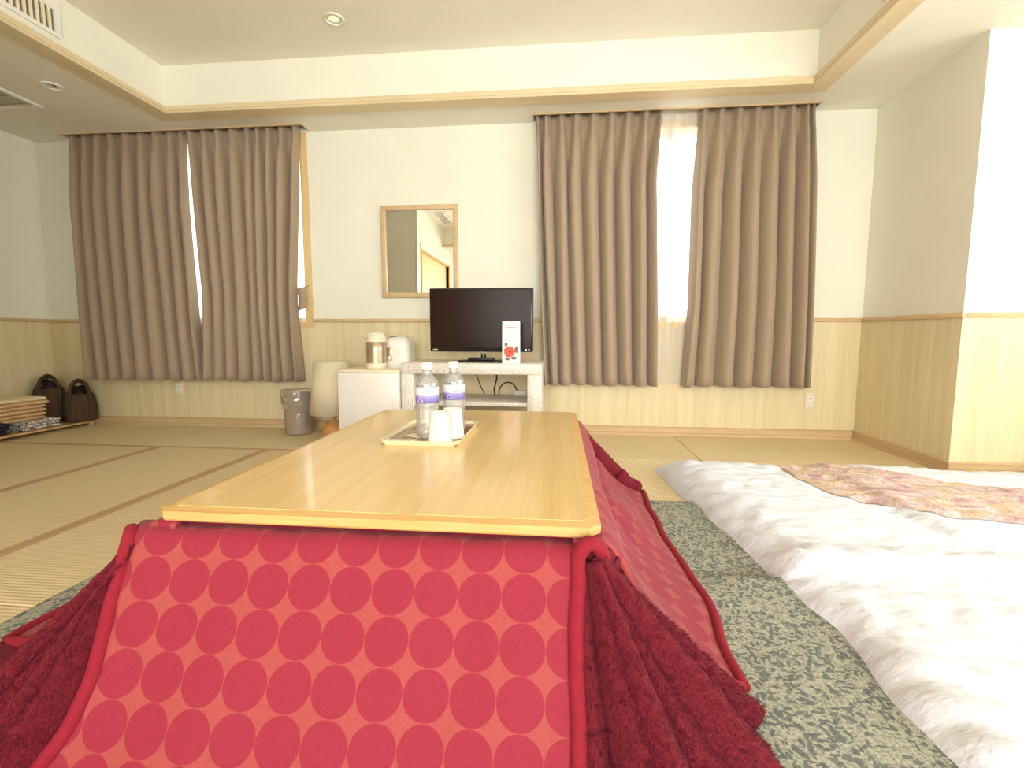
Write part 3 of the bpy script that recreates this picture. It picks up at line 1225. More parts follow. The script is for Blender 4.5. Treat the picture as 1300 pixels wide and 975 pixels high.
# electric pot: rounded white block with control strip
yk = 3.45
a, b = onY(491.5, 466, yk), onY(523.5, 426, yk)
ek = thing('electric_pot', 'rounded white electric water pot with a grey button strip', 'electric pot', ((a.x + b.x) / 2, yk, FT))
ew, eh = (b.x - a.x) / 2, b.z - FT


def pot(u, v):
    ang = 2 * PI * u
    c, s_ = math.cos(ang), math.sin(ang)
    e = .5
    sx = math.copysign(abs(c) ** e, c)
    sy = math.copysign(abs(s_) ** e, s_)
    tz = v
    rr = 1.0 if tz < .62 else math.sqrt(max(0, 1 - ((tz - .62) / .38) ** 2.6))
    rr *= .96 + .04 * min(1, tz * 8)
    return (ew * sx * rr, ew * 1.05 * sy * rr, eh * tz)


MB().grid(pot, 40, 24).build('body', 'white', ek)
cs = rbox(-ew * .72, -ew * .18, -ew * 1.09, -ew * .98, eh * .22, eh * .62, r=.006).build('control_strip', 'champagne', ek)
bt = MB().lathe([(.0001, .006), (.014, .006), (.016, 0)], n=16).build('button', 'white', cs)
bt.rotation_euler = (PI / 2, 0, 0)
bt.location = (-ew * .45, -ew * 1.09, eh * .3)
rbox(-ew * .55, ew * .05, -ew * .55, -ew * .2, eh * .93, eh * .975, r=.006).build('open_lever', 'greyprint', ek)
MB().lathe([(.0001, 0), (ew * .9, 0), (ew * .9, .008), (ew * .8, .009)], n=30).build('foot', 'greyprint', ek)

# ------------------------------------------------------------------ lamp
ly = 3.36
a, b = onY(396.5, 524, ly), onY(400, 459, ly)
lc = onY(422.5, 500, ly).x
lm = thing('table_lamp', 'wooden floor lamp with a cream drum shade beside the refrigerator', 'lamp', (lc, ly, 0))
rb, rt = lc - a.x, lc - b.x
zt_, zb_ = b.z, a.z
MB().lathe([(rb, zb_), (rt, zt_), (rt - .004, zt_ - .001), (rb - .004, zb_ + .001), (rb, zb_)], n=48).build('shade', 'shade', lm)
MB().tube([(0, 0, .1), (0, 0, zb_ + .2)], .009).build('stem', 'brass', lm)
MB().lathe([(.0001, 0), (.055, .0), (.075, .02), (.082, .055), (.075, .095), (.045, .125), (.012, .135), (.012, .16)], n=36).build('base', 'lampwood', lm)
MB().lathe([(.0001, .0), (.012, 0), (.024, .035), (.028, .065), (.02, .09), (.0001, .1)], c=(0, 0, zb_ + .18), n=20).build('bulb', 'white', lm)
MB().tube([(.035, -.03, zb_ + .1), (.035, -.03, zb_ - .02)], .002).build('pull_cord', 'brass', lm)
pcord = [c for c in lm.children if c.name.startswith('pull_cord')][0]
MB().lathe([(.0001, -.012), (.008, -.008), (.008, .004), (.0001, .008)], c=(.035, -.03, zb_ - .02), n=12).build('pull_knob', 'black', pcord)

# ------------------------------------------------------------------ waste bin
by_ = 3.52
a, b = onY(360.5, 497, by_), onY(396, 497, by_)
bxc, br = (a.x + b.x) / 2, (b.x - a.x) / 2
wb = thing('waste_bin', 'round grey waste bin lined with a clear plastic bag', 'bin', (bxc, by_, 0))
bh = .335
MB().lathe([(.0001, .004), (br * .82, .004), (br * .86, 0), (br * .88, .012), (br * .97, bh), (br * 1.0, bh + .002), (br * 1.0, bh - .012), (br * .94, bh - .014), (br * .84, .015), (.0001, .015)], n=40).build('bucket', 'bin', wb)


def bagf(u, v):
    a_ = 2 * PI * u
    z = bh + .012 - v * .17 - .03 * v * math.sin(a_ * 3 + 1) - .05 * v * math.sin(a_ + .4)
    r = br * (1.02 + .03 * math.sin(v * PI)) + .006 * noise.noise(Vector((math.cos(a_) * 5, math.sin(a_) * 5, v * 5))) + .004
    if v < .06:
        r -= .012 * (1 - v / .06)
    return (r * math.cos(a_), r * math.sin(a_), z)


MB().grid(bagf, 90, 16).build('bag_liner', 'bag', wb)
MB().grid(lambda u, v: ((br * .94 + .003 + .01 * math.sin(v * 3)) * math.cos(-1.25 + .75 * u), (br * .94 + .003 + .004 * noise.noise(Vector((u * 6, v * 6, 2)))) * math.sin(-1.25 + .75 * u), .07 + .1 * v), 14, 10).build('bag_flap', 'bag', wb)

# ------------------------------------------------------------------ rack, bags, linen by the left wall
rk = thing('low_rack', 'low wooden board rack on the tatami along the left wall', 'rack', (0, 0, 0))
RX0, RX1, RY0, RY1, RZ = XL + .03, -3.92, 2.3, 3.715, .04
rbox(RX0, RX1, RY0, RY1, RZ - .014, RZ, r=.003, seg=1).build('board', 'board', rk)
for x in (RX0 + .02, RX1 - .03):
    for y in (RY0 + .05, RY1 - .06):
        rbox(x - .015, x + .015, y - .02, y + .02, 0, RZ - .012, r=.003, seg=1).build('foot', 'board', rk)


def woven_bag(label, x, y, rz, wx, wy, h, seed):
    t = thing('woven_bag', label, 'bag', (x, y, RZ + .003), rz)
    rnd = random.Random(seed)

    def body(u, v):
        a_ = 2 * PI * u
        c, s_ = math.cos(a_), math.sin(a_)
        e = .85
        rib = 1 + .035 * math.sin(a_ * 22)
        if v < .12:
            g = .86 + .14 * math.sin(v / .12 * PI / 2)
            z = h * .06 * (v / .12)
        else:
            q = (v - .12) / .88
            g = 1 - .16 * q + .15 * math.sin(q * PI)
            z = h * (.06 + .94 * q)
        if v == 0:
            g = .0
        return (wx * math.copysign(abs(c) ** e, c) * g * rib, wy * math.copysign(abs(s_) ** e, s_) * g * rib, z)
    MB().grid(body, 132, 22, uvfn=lambda u, v: (u * 6, v)).build('body', 'basket', t, solid=.008)
    # dark cloth bunched in the opening
    def cloth(u, v):
        a_ = 2 * PI * u
        r = v
        z = h * .92 + .085 * (1 - r ** 2) + .03 * noise.noise(Vector((math.cos(a_) * r * 4 + seed, math.sin(a_) * r * 4, 1)))
        return (wx * .93 * r * math.cos(a_), wy * .93 * r * math.sin(a_), z)
    MB().grid(cloth, 36, 10).build('cloth_lining', 'black', t)
    for k, sgn in enumerate((-1, 1)):
        pts = []
        for i in range(19):
            q = i / 18
            a_ = PI * q
            lean = -.06 * math.sin(a_) * sgn
            pts.append((wx * .86 * sgn + lean, -wy * .66 * math.cos(a_), h * .78 + (.15 + .02 * k) * math.sin(a_) ** .8 if 0 < q < 1 else h * .55))
        MB().tube(pts, .011, 8).build('handle', 'basket', t)
    return t


woven_bag('dark woven basket bag standing against the corner, nearest the drapes', -3.98, 3.61, -.72, .092, .095, .228, 3)
woven_bag('dark woven basket bag behind the towel pile, second from the drapes', -4.19, 3.55, -.72, .098, .100, .28, 6)


def folded(name, label, cat, x0, x1, y0, y1, z0, h, mat, seed, group=None):
    def fn(u, v):
        # rounded fold: closed loop section in x-z swept along y
        a_ = 2 * PI * u
        c, s_ = math.cos(a_), math.sin(a_)
        e = .35
        y = y0 + (y1 - y0) * v
        n_ = noise.noise(Vector((seed * 3.1, v * 4, u * 4)))
        endc = 1.0 if 0.02 < v < .98 else .75
        return ((x0 + x1) / 2 + (x1 - x0) / 2 * math.copysign(abs(c) ** e, c) + .006 * n_,
                y + .006 * n_, z0 + h / 2 + h / 2 * endc * math.copysign(abs(s_) ** .6, s_) + .003 * n_ * (s_ > 0))
    mb = MB().grid(fn, 28, 14)
    nn = 28
    for j in (0, 14):
        mb.add([fn(i / nn, j / 14) for i in range(nn)], [tuple(range(nn))], smooth=False)
    return tag(mb.build(name, mat), label, cat, group)


z = RZ
rnd = random.Random(4)
for k in range(3):
    folded('folded_robe', ['white robe with a dark line print, lowest on the rack', 'white robe with a dark line print, middle of its pile', 'white robe with a dark line print, just under the towels'][k],
           'robe', XL + .05, -3.965 + .004 * k, 3.13 + .005 * k, 3.43 - .006 * k, z, .024, 'yukata', 20 + k, 'folded patterned robes')
    z += .0225
folded('folded_towel', 'tan folded cloth between the robes and the towel pile', 'towel', XL + .05, -4.02, 3.066, 3.36, z, .026, 'towel', 31, 'folded towels on the rack')
z += .0245
words = ['bottom', 'second', 'third', 'fourth', 'fifth']
for k in range(5):
    top = k == 4
    folded('folded_towel', 'cream folded bath towel on top of the pile' if top else 'beige folded bath towel, %s of the pile from below' % ('lowest' if k == 0 else words[k]),
           'towel', XL + .05, -4.02 + rnd.uniform(-.008, .012), 3.02, 3.385 + rnd.uniform(-.012, .012), z, .032, 'towelw' if top else 'towel', 40 + k, 'folded towels on the rack')
    z += .030
z = RZ
for k in range(3):
    folded('folded_garment', ['navy folded garment lying directly on the rack board', 'navy folded garment in the middle of the dark pile', 'navy folded garment topping the dark pile'][k],
           'garment', XL + .05, -3.95, 2.74, 3.058, z, .03, 'navy', 60 + k, 'navy folded garments')
    z += .028

# ------------------------------------------------------------------ kotatsu table
KX0, KX1, KY0, KY1, KZ = -.78, .08, .829, 2.1145, .43
kt_ = thing('kotatsu_table', 'low beech kotatsu table with chamfered corners draped with a red quilt', 'table', (0, 0, 0))


def octa(x0, x1, y0, y1, c):
    return [(x0 + c, y0), (x1 - c, y0), (x1, y0 + c), (x1, y1 - c), (x1 - c, y1), (x0 + c, y1), (x0, y1 - c), (x0, y0 + c)]


CH = .021
TH = .022
outer, inner = octa(KX0, KX1, KY0, KY1, CH), octa(KX0 + .022, KX1 - .022, KY0 + .022, KY1 - .022, .012)
mid = octa(KX0 + .0, KX1 - .0, KY0, KY1, CH)
MB().prism(inner, KZ - .012, KZ + .0005).build('tabletop', 'table', kt_)
mb = MB()
n = 8
lo = octa(KX0 + .003, KX1 - .003, KY0 + .003, KY1 - .003, CH)
vs = [(x, y, KZ - .0005) for x, y in inner] + [(x, y, KZ - .004) for x, y in outer] + [(x, y, KZ - TH + .002) for x, y in outer] + [(x, y, KZ - TH - .002) for x, y in lo]
fs = []
for r in range(3):
    for i in range(n):
        j = (i + 1) % n
        fs.append((r * n + i, (r + 1) * n + i, (r + 1) * n + j, r * n + j)[::-1])
fs.append(tuple(range(3 * n, 4 * n))[::-1])
mb.add(vs, fs).build('edge_band', 'edge', kt_)
box(KX0 + .04, KX1 - .04, KY0 + .04, KY1 - .04, KZ - .105, KZ - .055).build('under_frame', 'table_frame', kt_)
for x in (KX0 + .06, KX1 - .06):
    for y in (KY0 + .06, KY1 - .06):
        rbox(x - .025, x + .025, y - .025, y + .025, .035, KZ - .06, r=.005).build('leg', 'table_frame', kt_)

# ------------------------------------------------------------------ kotatsu quilt
kq = thing('kotatsu_quilt', 'red dotted kotatsu quilt with fleece lining hanging from the low table', 'quilt', (0, 0, 0))
QZ = KZ - TH - .006
rbox(KX0 + .02, KX1 - .02, KY0 + .02, KY1 - .02, QZ - .024, QZ, r=.01).build('top_layer', 'fleece', kq)


def smooth_path(pts, n):
    """Catmull-Rom resample"""
    P_ = [Vector(p) for p in pts]
    P_ = [P_[0] * 2 - P_[1]] + P_ + [P_[-1] * 2 - P_[-2]]
    out = []
    m = len(P_) - 3
    for i in range(n + 1):
        t = i / n * m
        k = min(int(t), m - 1)
        t -= k
        a_, b_, c_, d_ = P_[k:k + 4]
        out.append(.5 * ((2 * b_) + (c_ - a_) * t + (2 * a_ - 5 * b_ + 4 * c_ - d_) * t * t + (3 * b_ - 3 * c_ + d_ - a_) * t ** 3))
    return out


def arclen(pts):
    s_ = [0]
    for p_, q_ in zip(pts, pts[1:]):
        s_.append(s_[-1] + (Vector(q_) - Vector(p_)).length)
    return s_


PITCH_D = .0745
# front flap
NV = 40
prof = smooth_path([(.862, QZ - .016, 0), (.832, QZ - .013, 0), (.812, QZ - .018, 0), (.800, QZ - .036, 0), (.785, .335, 0), (.747, .264, 0), (.709, .198, 0), (.671, .131, 0), (.648, .09, 0), (.62, .05, 0), (.55, .037, 0)], NV)
al = arclen(prof)
LEFT_PX = [(668, 186), (683, 169), (727, 157), (765, 147), (815, 137), (877, 123), (938, 98), (971, 79), (1040, 30)]
RIGHT_PX = [(668, 742), (690, 739), (715, 733), (773, 729), (831, 730), (888, 733), (975, 734), (1040, 734)]


def prow(y, z_):
    d = Vector((-.35, y, z_)) - ORG
    return 487.5 - F_PX * d.dot(UPV) / d.dot(FWD)


flap_edges = []
for p_ in prof:
    r_ = prow(p_.x, p_.y)
    flap_edges.append((onY(interp(LEFT_PX, r_) + 6, r_, p_.x).x, onY(interp(RIGHT_PX, r_) - 4, r_, p_.x).x))


def front(u, v):
    j = int(round(v * NV))
    y, z_ = prof[j].x, prof[j].y
    f = min(1, al[j] / .45)
    xl, xr = flap_edges[j]
    x = xl + (xr - xl) * u
    wv_ = .004 * math.sin(u * 9 + 1) * f + .003 * math.sin(u * 21 + j * .2) * f
    return (x, y + wv_, z_ + .002 * math.sin(u * 30) * (1 - f))


def front_uv(u, v):
    j = int(round(v * NV))
    x = front(u, v)[0]
    # printed dots stay square on the cloth: x measured along the cloth from the centre line
    return (x + .0155, -al[j] + .0763 * 20 + .012)


MB().grid(front, 60, NV, uvfn=front_uv).build('front_flap', 'dots', kq, solid=.012)
# piping along both edges of the front flap
pl = [Vector(front(0, j / NV)) + Vector((-.006, -.004, .0)) for j in range(5, NV + 1)]
MB().tube(pl, .0135).build('piping', 'pipe', kq)
prr = [Vector(front(1, j / NV)) + Vector((.008, -.006, .0)) for j in range(NV, 13, -1)]
prr += [onY(734, 708, .800), onY(744, 692, .803), onY(756, 691, .808), onY(764, 702, .815), onY(769, 722, .83)]
MB().tube(smooth_path(prr, 70), .0135).build('piping', 'pipe', kq)


# side flaps
def side_flap(profile, ynear, yfar, sgn, seed, uoff):
    NP = 36
    pr = smooth_path([(a_, b_, 0) for a_, b_ in profile], NP)
    L = arclen(pr)

    def fn(u, v):
        j = int(round(v * NP))
        q = L[j] / L[-1]
        y = interp(ynear, q) + (interp(yfar, q) - interp(ynear, q)) * u
        n_ = noise.noise(Vector((seed, y * 5, q * 3)))
        n2 = noise.noise(Vector((seed + 5, y * 13, q * 7)))
        dx = sgn * (.018 * n_ * q + .01 * math.sin(y * 6 + q * 5 + seed) * q)
        dz = (.022 * n_ + .012 * n2) * math.sin(min(1, q * 1.1) * PI) + .01 * max(0, math.sin(y * 17 + q * 6 + seed)) * math.sin(q * PI)
        return (pr[j].x + dx, y, max(.034, pr[j].y + dz))

    def uvf(u, v):
        j = int(round(v * NP))
        return (fn(u, v)[1] + uoff, L[j] + .02)
    MB().grid(fn, 70, NP, uvfn=uvf).build('side_flap', 'dots', kq, solid=.012)
    return fn, NP


fnR, NPR = side_flap([(.03, QZ - .003), (.075, QZ - .004), (.10, QZ - .02), (.125, .335), (.138, .27), (.15, .225), (.185, .20), (.24, .145), (.32, .08), (.385, .045)],
                     [(0, .82), (.3, .835), (.6, .90), (1, .955)], [(0, 2.06), (.5, 2.1), (1, 2.19)], 1, 1.3, .01)
fnL, NPL = side_flap([(-.73, QZ - .003), (-.775, QZ - .004), (-.80, QZ - .02), (-.825, .33), (-.86, .25), (-.93, .17), (-1.06, .09), (-1.18, .055), (-1.275, .042)],
                     [(0, .82), (.3, .85), (.6, .90), (1, .945)], [(0, 2.06), (.5, 2.1), (1, 2.2)], -1, 4.2, .02)
for fn_, NP_ in ((fnR, NPR), (fnL, NPL)):
    sg = 1 if fn_ is fnR else -1
    path = [Vector(fn_(i / 70, 1)) + Vector((.006 * sg, 0, .004)) for i in range(0, 71)]
    MB().tube(path, .0135).build('piping', 'pipe', kq)
    path = [Vector(fn_(0, j / NP_)) + Vector((0, -.004, .006)) for j in range(16, NP_ + 1)]
    MB().tube(path, .012).build('piping', 'pipe', kq)
# back flap
NB = 24
prb = smooth_path([(2.07, QZ - .004, 0), (2.12, QZ - .006, 0), (2.15, .35, 0), (2.19, .22, 0), (2.28, .10, 0), (2.40, .045, 0), (2.5, .038, 0)], NB)
MB().grid(lambda u, v: (-.76 - .1 * v + (.82 + .2 * v) * u, prb[int(round(v * NB))].x + .015 * math.sin(u * 14) * v, prb[int(round(v * NB))].y), 40, NB,
          uvfn=lambda u, v: (u * .84, v * .55)).build('back_flap', 'dots', kq, solid=.012)


# fleece corner folds: fans of cloth hanging from the table corners
def corner_fold(apex, base, folds, amp, seed, r0=.03, sag=.05, edge=None, pile=0):
    NT_, NS = 120, 40
    bp = smooth_path(base, NT_)
    A_ = Vector(apex)

    def fn(u, v):
        p_ = raw(u, v)
        if edge is not None and u < .45:
            k = (1 - u / .45) ** 2
            e = edge[min(len(edge) - 1, int(round(v * (len(edge) - 1))))]
            p_ = p_ + (e - raw(0, v)) * k
        return p_

    def raw(u, v):
        i = int(round(u * NT_))
        b_ = bp[i]
        d = b_ - A_
        dxy = Vector((d.x, d.y, 0))
        dirn = dxy.normalized()
        fold = math.sin(u * folds * 2 * PI + seed) + .45 * math.sin(u * folds * 4.7 * PI + seed * 2)
        env = math.sin(max(0, min(1, u)) * PI) ** .35
        s_ = r0 / max(.05, dxy.length) + v * (1 - r0 / max(.05, dxy.length))
        # drape: steep near the top, flaring at the floor
        out = s_ ** 1.03
        zf = 1 - (1 - s_) ** 1.0 * (1 - sag * math.sin(s_ * PI))
        p_ = A_ + dxy * out
        rad = amp * fold * env * (.25 + .75 * s_)
        p_ += dirn * rad
        z_ = A_.z + (b_.z - A_.z) * (s_ ** .92)
        p_.z = max(.02 + .012 * (fold > 0), z_ + .02 * fold * env * s_ * (1 - s_) * 4 * .5)
        n_ = noise.noise(p_ * 60) * .003 + noise.noise(p_ * 150) * .002
        p_ += dirn * n_
        p_.z += abs(n_)
        return p_
    o = MB().grid(fn, NT_, NS).build('fleece_corner', 'fleece', kq, solid=.012)
    if pile:
        rp = random.Random(int(seed * 10) + 5)
        vs_, fs_ = [], []
        while len(fs_) < pile:
            u, v = rp.random(), rp.random() ** .7
            i, j = min(NT_ - 1, int(u * NT_)), min(NS - 1, int(v * NS))
            a_, b_, c_ = fn(i / NT_, j / NS), fn((i + 1) / NT_, j / NS), fn(i / NT_, (j + 1) / NS)
            nn = (b_ - a_).cross(c_ - a_)
            if nn.length < 1e-9:
                continue
            nn.normalize()
            if nn.dot(ORG - a_) < 0:
                nn = -nn
            q = a_ + (b_ - a_) * rp.random() + (c_ - a_) * rp.random() + nn * .0055
            dn = (c_ - a_).normalized()
            ln = rp.uniform(.005, .010)
            tip = q + (nn * rp.uniform(.35, .8) + dn * rp.uniform(.2, .9) + Vector((rp.uniform(-.4, .4), rp.uniform(-.4, .4), rp.uniform(-.3, .3)))).normalized() * ln
            sd = nn.cross(dn).normalized() * .0009
            k = len(vs_)
            vs_ += [q - sd, q + sd, tip]
            fs_.append((k, k + 1, k + 2))
        po = MB().add(vs_, fs_).build('fleece_pile', 'fleece', kq, weld=False)
        po['kind'] = 'stuff'
    return o


edgeR = [Vector(front(1, j / NV)) + Vector((-.006, .014, 0)) for j in range(12, NV + 1)]
edgeL = [Vector(front(0, j / NV)) + Vector((.006, .014, 0)) for j in range(8, NV + 1)]
apR = onY(751, 695, .808)
corner_fold(apR, [(.02, .60, .03), (.10, .57, .03), (.20, .59, .03), (.30, .66, .03), (.375, .76, .03), (.385, .87, .04), (.34, .965, .05)], 3.4, .026, .8, r0=.012, edge=edgeR, pile=30000)
corner_fold((-.785, .812, .385), [(-.86, .58, .03), (-.92, .53, .03), (-.99, .53, .03), (-1.05, .58, .03), (-1.07, .65, .03), (-1.04, .72, .05)], 3.4, .024, 3.6, r0=.012, edge=edgeL, pile=30000)
MB().grid(lambda u, v: (-1.28 + .36 * u, .52 + .42 * v, .044 + .008 * math.sin(u * 7 + v * 3)), 20, 20).build('fleece_turnback', 'fleece', kq, solid=.02)
corner_fold((.078, 2.10, .385), [(.33, 2.17, .05), (.40, 2.27, .03), (.33, 2.37, .03), (.22, 2.44, .03), (.08, 2.44, .03)], 2.6, .034, 1.0, pile=9000)
corner_fold((-.778, 2.10, .385), [(-1.16, 2.14, .05), (-1.15, 2.35, .03), (-1.0, 2.48, .03), (-.84, 2.46, .03)], 2.4, .03, 2.2)

def fleece_roll(pts, rad, seed):
    pth = smooth_path(pts, 40)
    mb = MB()
    n_ = 24
    vs_, fs_ = [], []
    for i, c_ in enumerate(pth):
        t_ = (pth[min(i + 1, 40)] - pth[max(i - 1, 0)]).normalized()
        a_ = t_.orthogonal().normalized()
        b_ = t_.cross(a_)
        rr = rad * max(.05, math.sin(PI * min(1, max(0, .04 + .92 * i / 40)))) ** .5
        for k in range(n_):
            q = 2 * PI * k / n_
            d_ = a_ * math.cos(q) + b_ * math.sin(q)
            p_ = c_ + d_ * rr
            vs_.append(p_ + d_ * (.012 * noise.noise(p_ * 22 + Vector((seed, 0, 0))) + .004 * noise.noise(p_ * 80)))
    for i in range(40):
        for k in range(n_):
            k2 = (k + 1) % n_
            fs_.append((i * n_ + k, i * n_ + k2, (i + 1) * n_ + k2, (i + 1) * n_ + k))
    mb.add(vs_, fs_, smooth=True).build('fleece_roll', 'fleece', kq)


fleece_roll([(.12, 2.10, .34), (.19, 2.13, .22), (.28, 2.17, .12), (.36, 2.20, .075), (.385, 2.20, .06)], .036, 2)
fleece_roll([(.052, .838, .35), (.066, .832, .368), (.084, .835, .366), (.098, .845, .345), (.104, .86, .32)], .026, 5)

# ------------------------------------------------------------------ grey pads under the kotatsu
def floor_pad(label, x0, x1, y0, y1, h, seed):
    def fn(u, v):
        def prof_(t, L):
            e = min(t, 1 - t) * L
            return min(1, (e / .03)) ** .5 if e < .03 else 1
        q = min(prof_(u, x1 - x0), prof_(v, y1 - y0))
        x, y = x0 + (x1 - x0) * u, y0 + (y1 - y0) * v
        return (x + .01 * noise.noise(Vector((seed, y * 2, 0))), y + .012 * noise.noise(Vector((seed, x * 2, 4))), .001 + (h - .004 + .008 * noise.noise(Vector((x * 4, y * 4, seed)))) * q)
    o = MB().grid(fn, 80, 40).build('floor_pad', 'pad')
    return tag(o, label, 'floor pad', 'grey leaf-patterned floor pads')


floor_pad('grey leaf-patterned floor pad under the far half of the kotatsu, next to bare tatami', -1.30, .80, 1.455, 2.19, .026, 3)
floor_pad('grey leaf-patterned floor pad under the near half of the kotatsu, beside the lower futon', -1.42, .82, .15, 1.475, .046, 5)


# ------------------------------------------------------------------ futons
def futon(name, label, cat, corners, hmap, seed, edge=.10, wr=1.0, mat='cover', nu=130, nv=110, z0=.0, support=None, front_edge=None):
    """soft quilt over a bent quad: corners near-left, near-right, far-right, far-left; hmap(u,v)=height"""
    a_, b_, c_, d_ = [Vector((p_[0], p_[1], 0)) for p_ in corners]

    def fn(u, v):
        p_ = a_ * (1 - u) * (1 - v) + b_ * u * (1 - v) + c_ * u * v + d_ * (1 - u) * v
        wu = (b_ - a_).length
        wvv = (d_ - a_).length
        eu, ev = min(u, 1 - u) * wu, min(v, 1 - v) * wvv
        q = 1.0
        for e, ed in ((eu, edge), (ev, edge if v > .5 else front_edge or edge)):
            t = min(1, e / ed)
            q *= (max(0, 1 - (1 - t) ** 2.0)) ** .62
        n1 = noise.noise(Vector((p_.x * 2.2, p_.y * 3.0, seed)))
        n2 = noise.noise(Vector((p_.x * 6 + p_.y * 3, p_.y * 9 - p_.x * 2, seed + 3)))
        n3 = noise.noise(Vector((p_.x * 4 + p_.y * 14, p_.y * 5 - p_.x * 8, seed + 7)))
        crease = -abs(n3) * .014 - abs(n2) * .008
        edgew = (1 - min(1, min(eu, ev) / .22))
        pl_ = .012 * math.sin((p_.x * 1.0 + p_.y) * 46 + 4 * n1) * edgew * min(1, min(eu, ev) / .05)
        h = hmap(u, v) * q * (1 + .10 * n1) + (crease * wr + pl_ * wr) * q
        p_.x += .03 * noise.noise(Vector((seed, p_.y * 4, 1))) * (1 - min(1, eu / .15))
        p_.y += .03 * noise.noise(Vector((p_.x * 4, seed, 2))) * (1 - min(1, ev / .15))
        h = max(.002, h)
        if support:
            sp_ = support(p_.x, p_.y)
            if sp_ > 0:
                g = sp_ - .002 + .058 * q ** .8 * (1 + .3 * n1) + (crease * wr + pl_ * wr) * q * .6
                h = .5 * (h + g + math.sqrt((h - g) ** 2 + .0002))
        return Vector((p_.x, p_.y, z0 + h))
    o = MB().grid(fn, nu, nv).build(name, mat)
    tag(o, label, cat)
    return o, fn


# lower futon near the camera
fu1, f1 = futon('futon_quilt', 'white futon quilt lying flat beside the red quilt, partly under the other futon', 'futon',
                [(.655, .18), (2.75, .18), (2.80, 1.62), (.655, 1.60)], lambda u, v: (.085 + .015 * (1 - u)) * (1 - .45 * max(0, (v - .72) / .28)), 3, edge=.12)
# mattress behind
fu2, f2 = futon('futon_mattress', 'thin white futon mattress beneath the patterned quilt, by the pier', 'mattress',
                [(1.30, 1.63), (3.2, 1.63), (3.2, 2.80), (1.30, 2.72)], lambda u, v: .055, 9, edge=.06, wr=.4, nu=50, nv=40)
def under(x, y):
    """height of the lower futon or the mattress at a floor point"""
    best = 0
    for f_, x0, x1, y0, y1 in ((f1, .655, 2.77, .18, 1.61), (f2, 1.30, 3.2, 1.63, 2.76)):
        if x0 < x < x1 and y0 < y < y1:
            best = max(best, f_((x - x0) / (x1 - x0), (y - y0) / (y1 - y0)).z)
    return best


# upper quilt: plump at its left end, overlapping the lower futon
fu3, f3 = futon('futon_quilt', 'puffy white futon quilt with a pink and gold patterned centre', 'futon',
                [(.665, 1.42), (2.8, 1.44), (3.0, 2.45), (.545, 2.76)], lambda u, v: .106 - .02 * min(1, u * 2), 14, edge=.17, wr=1.1,
                front_edge=.09, support=under)


# patterned centre panel follows the quilt surface
def panel_uv(px, py):
    # pixel -> quilt parameters by marching along the view ray onto the quilt
    best = None
    for i in range(0, 61):
        for j in range(0, 61):
            p_ = f3(i / 60, j / 60)
            d = p_ - ORG
            zc = d.dot(FWD)
            X_ = 650 + F_PX * d.dot(RGT) / zc
            Y_ = 487.5 - F_PX * d.dot(UPV) / zc
            e = (X_ - px) ** 2 + (Y_ - py) ** 2
            if best is None or e < best[0]:
                best = (e, i / 60, j / 60)
    return best[1], best[2]


lowp = [panel_uv(*p_) for p_ in ((985, 595), (1010, 607), (1060, 626), (1120, 644), (1200, 655), (1300, 667))]
upp = [panel_uv(*p_) for p_ in ((988, 587), (1020, 588), (1080, 591), (1130, 600), (1190, 609), (1300, 622))]
lowp.append((min(.99, lowp[-1][0] + .25), lowp[-1][1] - .03))
upp.append((min(.99, upp[-1][0] + .2), upp[-1][1] - .05))


def seg(tab, t):
    k = min(int(t * (len(tab) - 1)), len(tab) - 2)
    q = t * (len(tab) - 1) - k
    return (tab[k][0] + (tab[k + 1][0] - tab[k][0]) * q, tab[k][1] + (tab[k + 1][1] - tab[k][1]) * q)


def panel(u, v):
    a_, b_ = seg(lowp, u), seg(upp, u)
    p_ = f3(a_[0] + (b_[0] - a_[0]) * v, a_[1] + (b_[1] - a_[1]) * v)
    e = min(u, 1 - u, v, 1 - v)
    p_.z += .003 + .012 * min(1, e * 10) * (.75 + .6 * noise.noise(p_ * 9))
    return p_


MB().grid(panel, 150, 60).build('patterned_panel', 'print', fu3)

# ------------------------------------------------------------------ tray, bottles, cups
TRX0, TRX1, TRY0, TRY1 = -.546, -.292, 1.388, 1.748
tr = thing('serving_tray', 'shallow rectangular tray with a brown lacquered floor on the kotatsu', 'tray', ((TRX0 + TRX1) / 2, (TRY0 + TRY1) / 2, KZ + .0005))
hx, hy = (TRX1 - TRX0) / 2, (TRY1 - TRY0) / 2
rbox(-hx + .009, hx - .009, -hy + .009, hy - .009, 0, .006, r=.002, seg=1).build('tray_floor', 'tray', tr)
mb = MB()
o1, o2, o3, o4 = octa(-hx + .010, hx - .010, -hy + .010, hy - .010, .012), octa(-hx, hx, -hy, hy, .014), octa(-hx + .004, hx - .004, -hy + .004, hy - .004, .014), octa(-hx + .011, hx - .011, -hy + .011, hy - .011, .012)
vs = [(x, y, 0) for x, y in o1] + [(x, y, .016) for x, y in o2] + [(x, y, .0165) for x, y in o3] + [(x, y, .004) for x, y in o4]
fs = []
for r in range(3):
    for i in range(8):
        j = (i + 1) % 8
        fs.append((r * 8 + i, r * 8 + j, (r + 1) * 8 + j, (r + 1) * 8 + i))
mb.add(vs, fs).build('rim', 'outlet', tr)
TFZ = KZ + .0065
for k, (x, y, rz, lab) in enumerate(((-.486, 1.425, .05, 'flat white paper sachet with green print at the tray edge'), (-.455, 1.50, -.5, 'small beige paper sachet lying beside the water bottles'))):
    s_ = thing('paper_sachet', lab, 'sachet', (x, y, TFZ), rz)
    rbox(-.05 + .015 * k, .05 - .015 * k, -.016, .016, 0, .004, r=.0015, seg=1).build('packet', 'card' if k == 0 else 'towelw', s_)
    if k == 0:
        box(-.02, .03, -.006, .004, .0039, .0043).build('green_print', 'lightgreen', s_)


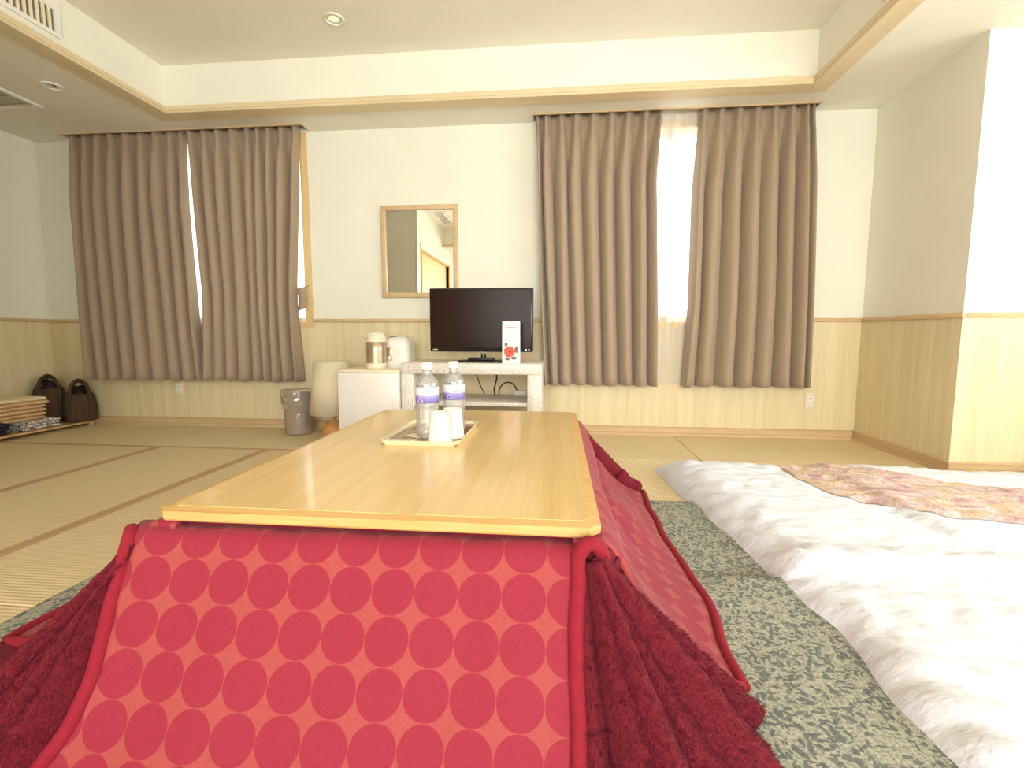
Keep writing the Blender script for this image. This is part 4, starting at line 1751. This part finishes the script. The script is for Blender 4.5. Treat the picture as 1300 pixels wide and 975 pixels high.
def bottle(label, x, y, rz):
    t = thing('water_bottle', label, 'bottle', (x, y, TFZ), rz, 'water bottles on the tray')
    R_ = .0335
    t.scale = (1.1, 1.1, 1.08)
    H_ = .205
    pr_ = [(.0001, .006), (R_ * .55, .004), (R_ * .8, 0), (R_ * .97, .008), (R_, .02)]
    for k in range(6):
        z_ = .026 + k * .0135
        pr_ += [(R_ * .97, z_), (R_, z_ + .0065)]
    pr_ += [(R_ * .985, .108), (R_ * .985, .150), (R_, .154), (R_ * .97, .162), (R_ * .85, .173), (R_ * .62, .184), (R_ * .40, .191), (.0125, .196), (.0125, .200), (.0155, .201), (.0155, .203), (.0125, .204), (.0125, .207)]
    MB().lathe(pr_, n=32).build('body', 'pet', t)
    MB().lathe([(R_ * 1.005, .106), (R_ * 1.005, .152)], n=40).build('wrap_label', 'label', t)
    cap = MB()
    pr_c = [(.0155, .203), (.0158, .205), (.0158, .221), (.0145, .2235), (.0001, .2235)]
    L = len(pr_c)
    vv, ff = [], []
    for i in range(48):
        a_ = 2 * PI * i / 48
        rr = 1 - .03 * (i % 2)
        for (r, z_) in pr_c:
            vv.append((r * rr * math.cos(a_), r * rr * math.sin(a_), z_))
    for i in range(48):
        for j in range(L - 1):
            ff.append((i * L + j, ((i + 1) % 48) * L + j, ((i + 1) % 48) * L + j + 1, i * L + j + 1))
    cap.add(vv, ff).build('cap', 'cap', t)
    # white recycling triangle printed on the label
    ang = -PI / 2 - .35
    def onlab(du, z_):
        a_ = ang + du / R_
        return (R_ * 1.02 * math.cos(a_), R_ * 1.02 * math.sin(a_), z_)
    tri = [onlab(-.008, .111), onlab(.008, .111), onlab(0, .126), onlab(-.008, .111)]
    MB().tube(tri, .0010, 6).build('recycling_mark', 'cap', t)
    rows = MB()
    for k in range(3):
        z_ = .141 - .005 * k
        pts_ = [onlab(.012 + .02 * q / 5, z_) for q in range(6)]
        MB().tube(pts_, .0007, 5).build('print_line', 'greyprint', t)
    MB().tube([onlab(-.02 + .002 * q, .158) for q in range(16)], .0011, 5).build('print_line', 'greyprint', t)
    return t


bottle('clear water bottle with purple label, behind the paper cup nearer the fridge side', -.418, 1.495, 0)
bottle('clear water bottle with purple label, standing deeper on the tray', -.352, 1.588, .15)


def cup(label, x, y):
    H_ = .092
    t = thing('paper_cup', label, 'cup', (x, y, TFZ), 0, 'paper cups on the tray')
    MB().lathe([(.0375, .003), (.0365, .004), (.0285, H_), (.0275, H_ + .002), (.026, H_ + .001), (.0258, H_ - .006), (.0001, H_ - .006)], n=40).build('wall', 'cup', t)
    MB().lathe([(.0365, 0), (.0395, .001), (.0398, .004), (.037, .006)], n=40).build('rolled_rim', 'cup', t)


cup('white paper cup upside down at the front of the tray', -.362, 1.428)
cup('white paper cup upside down tucked behind another cup', -.338, 1.505)
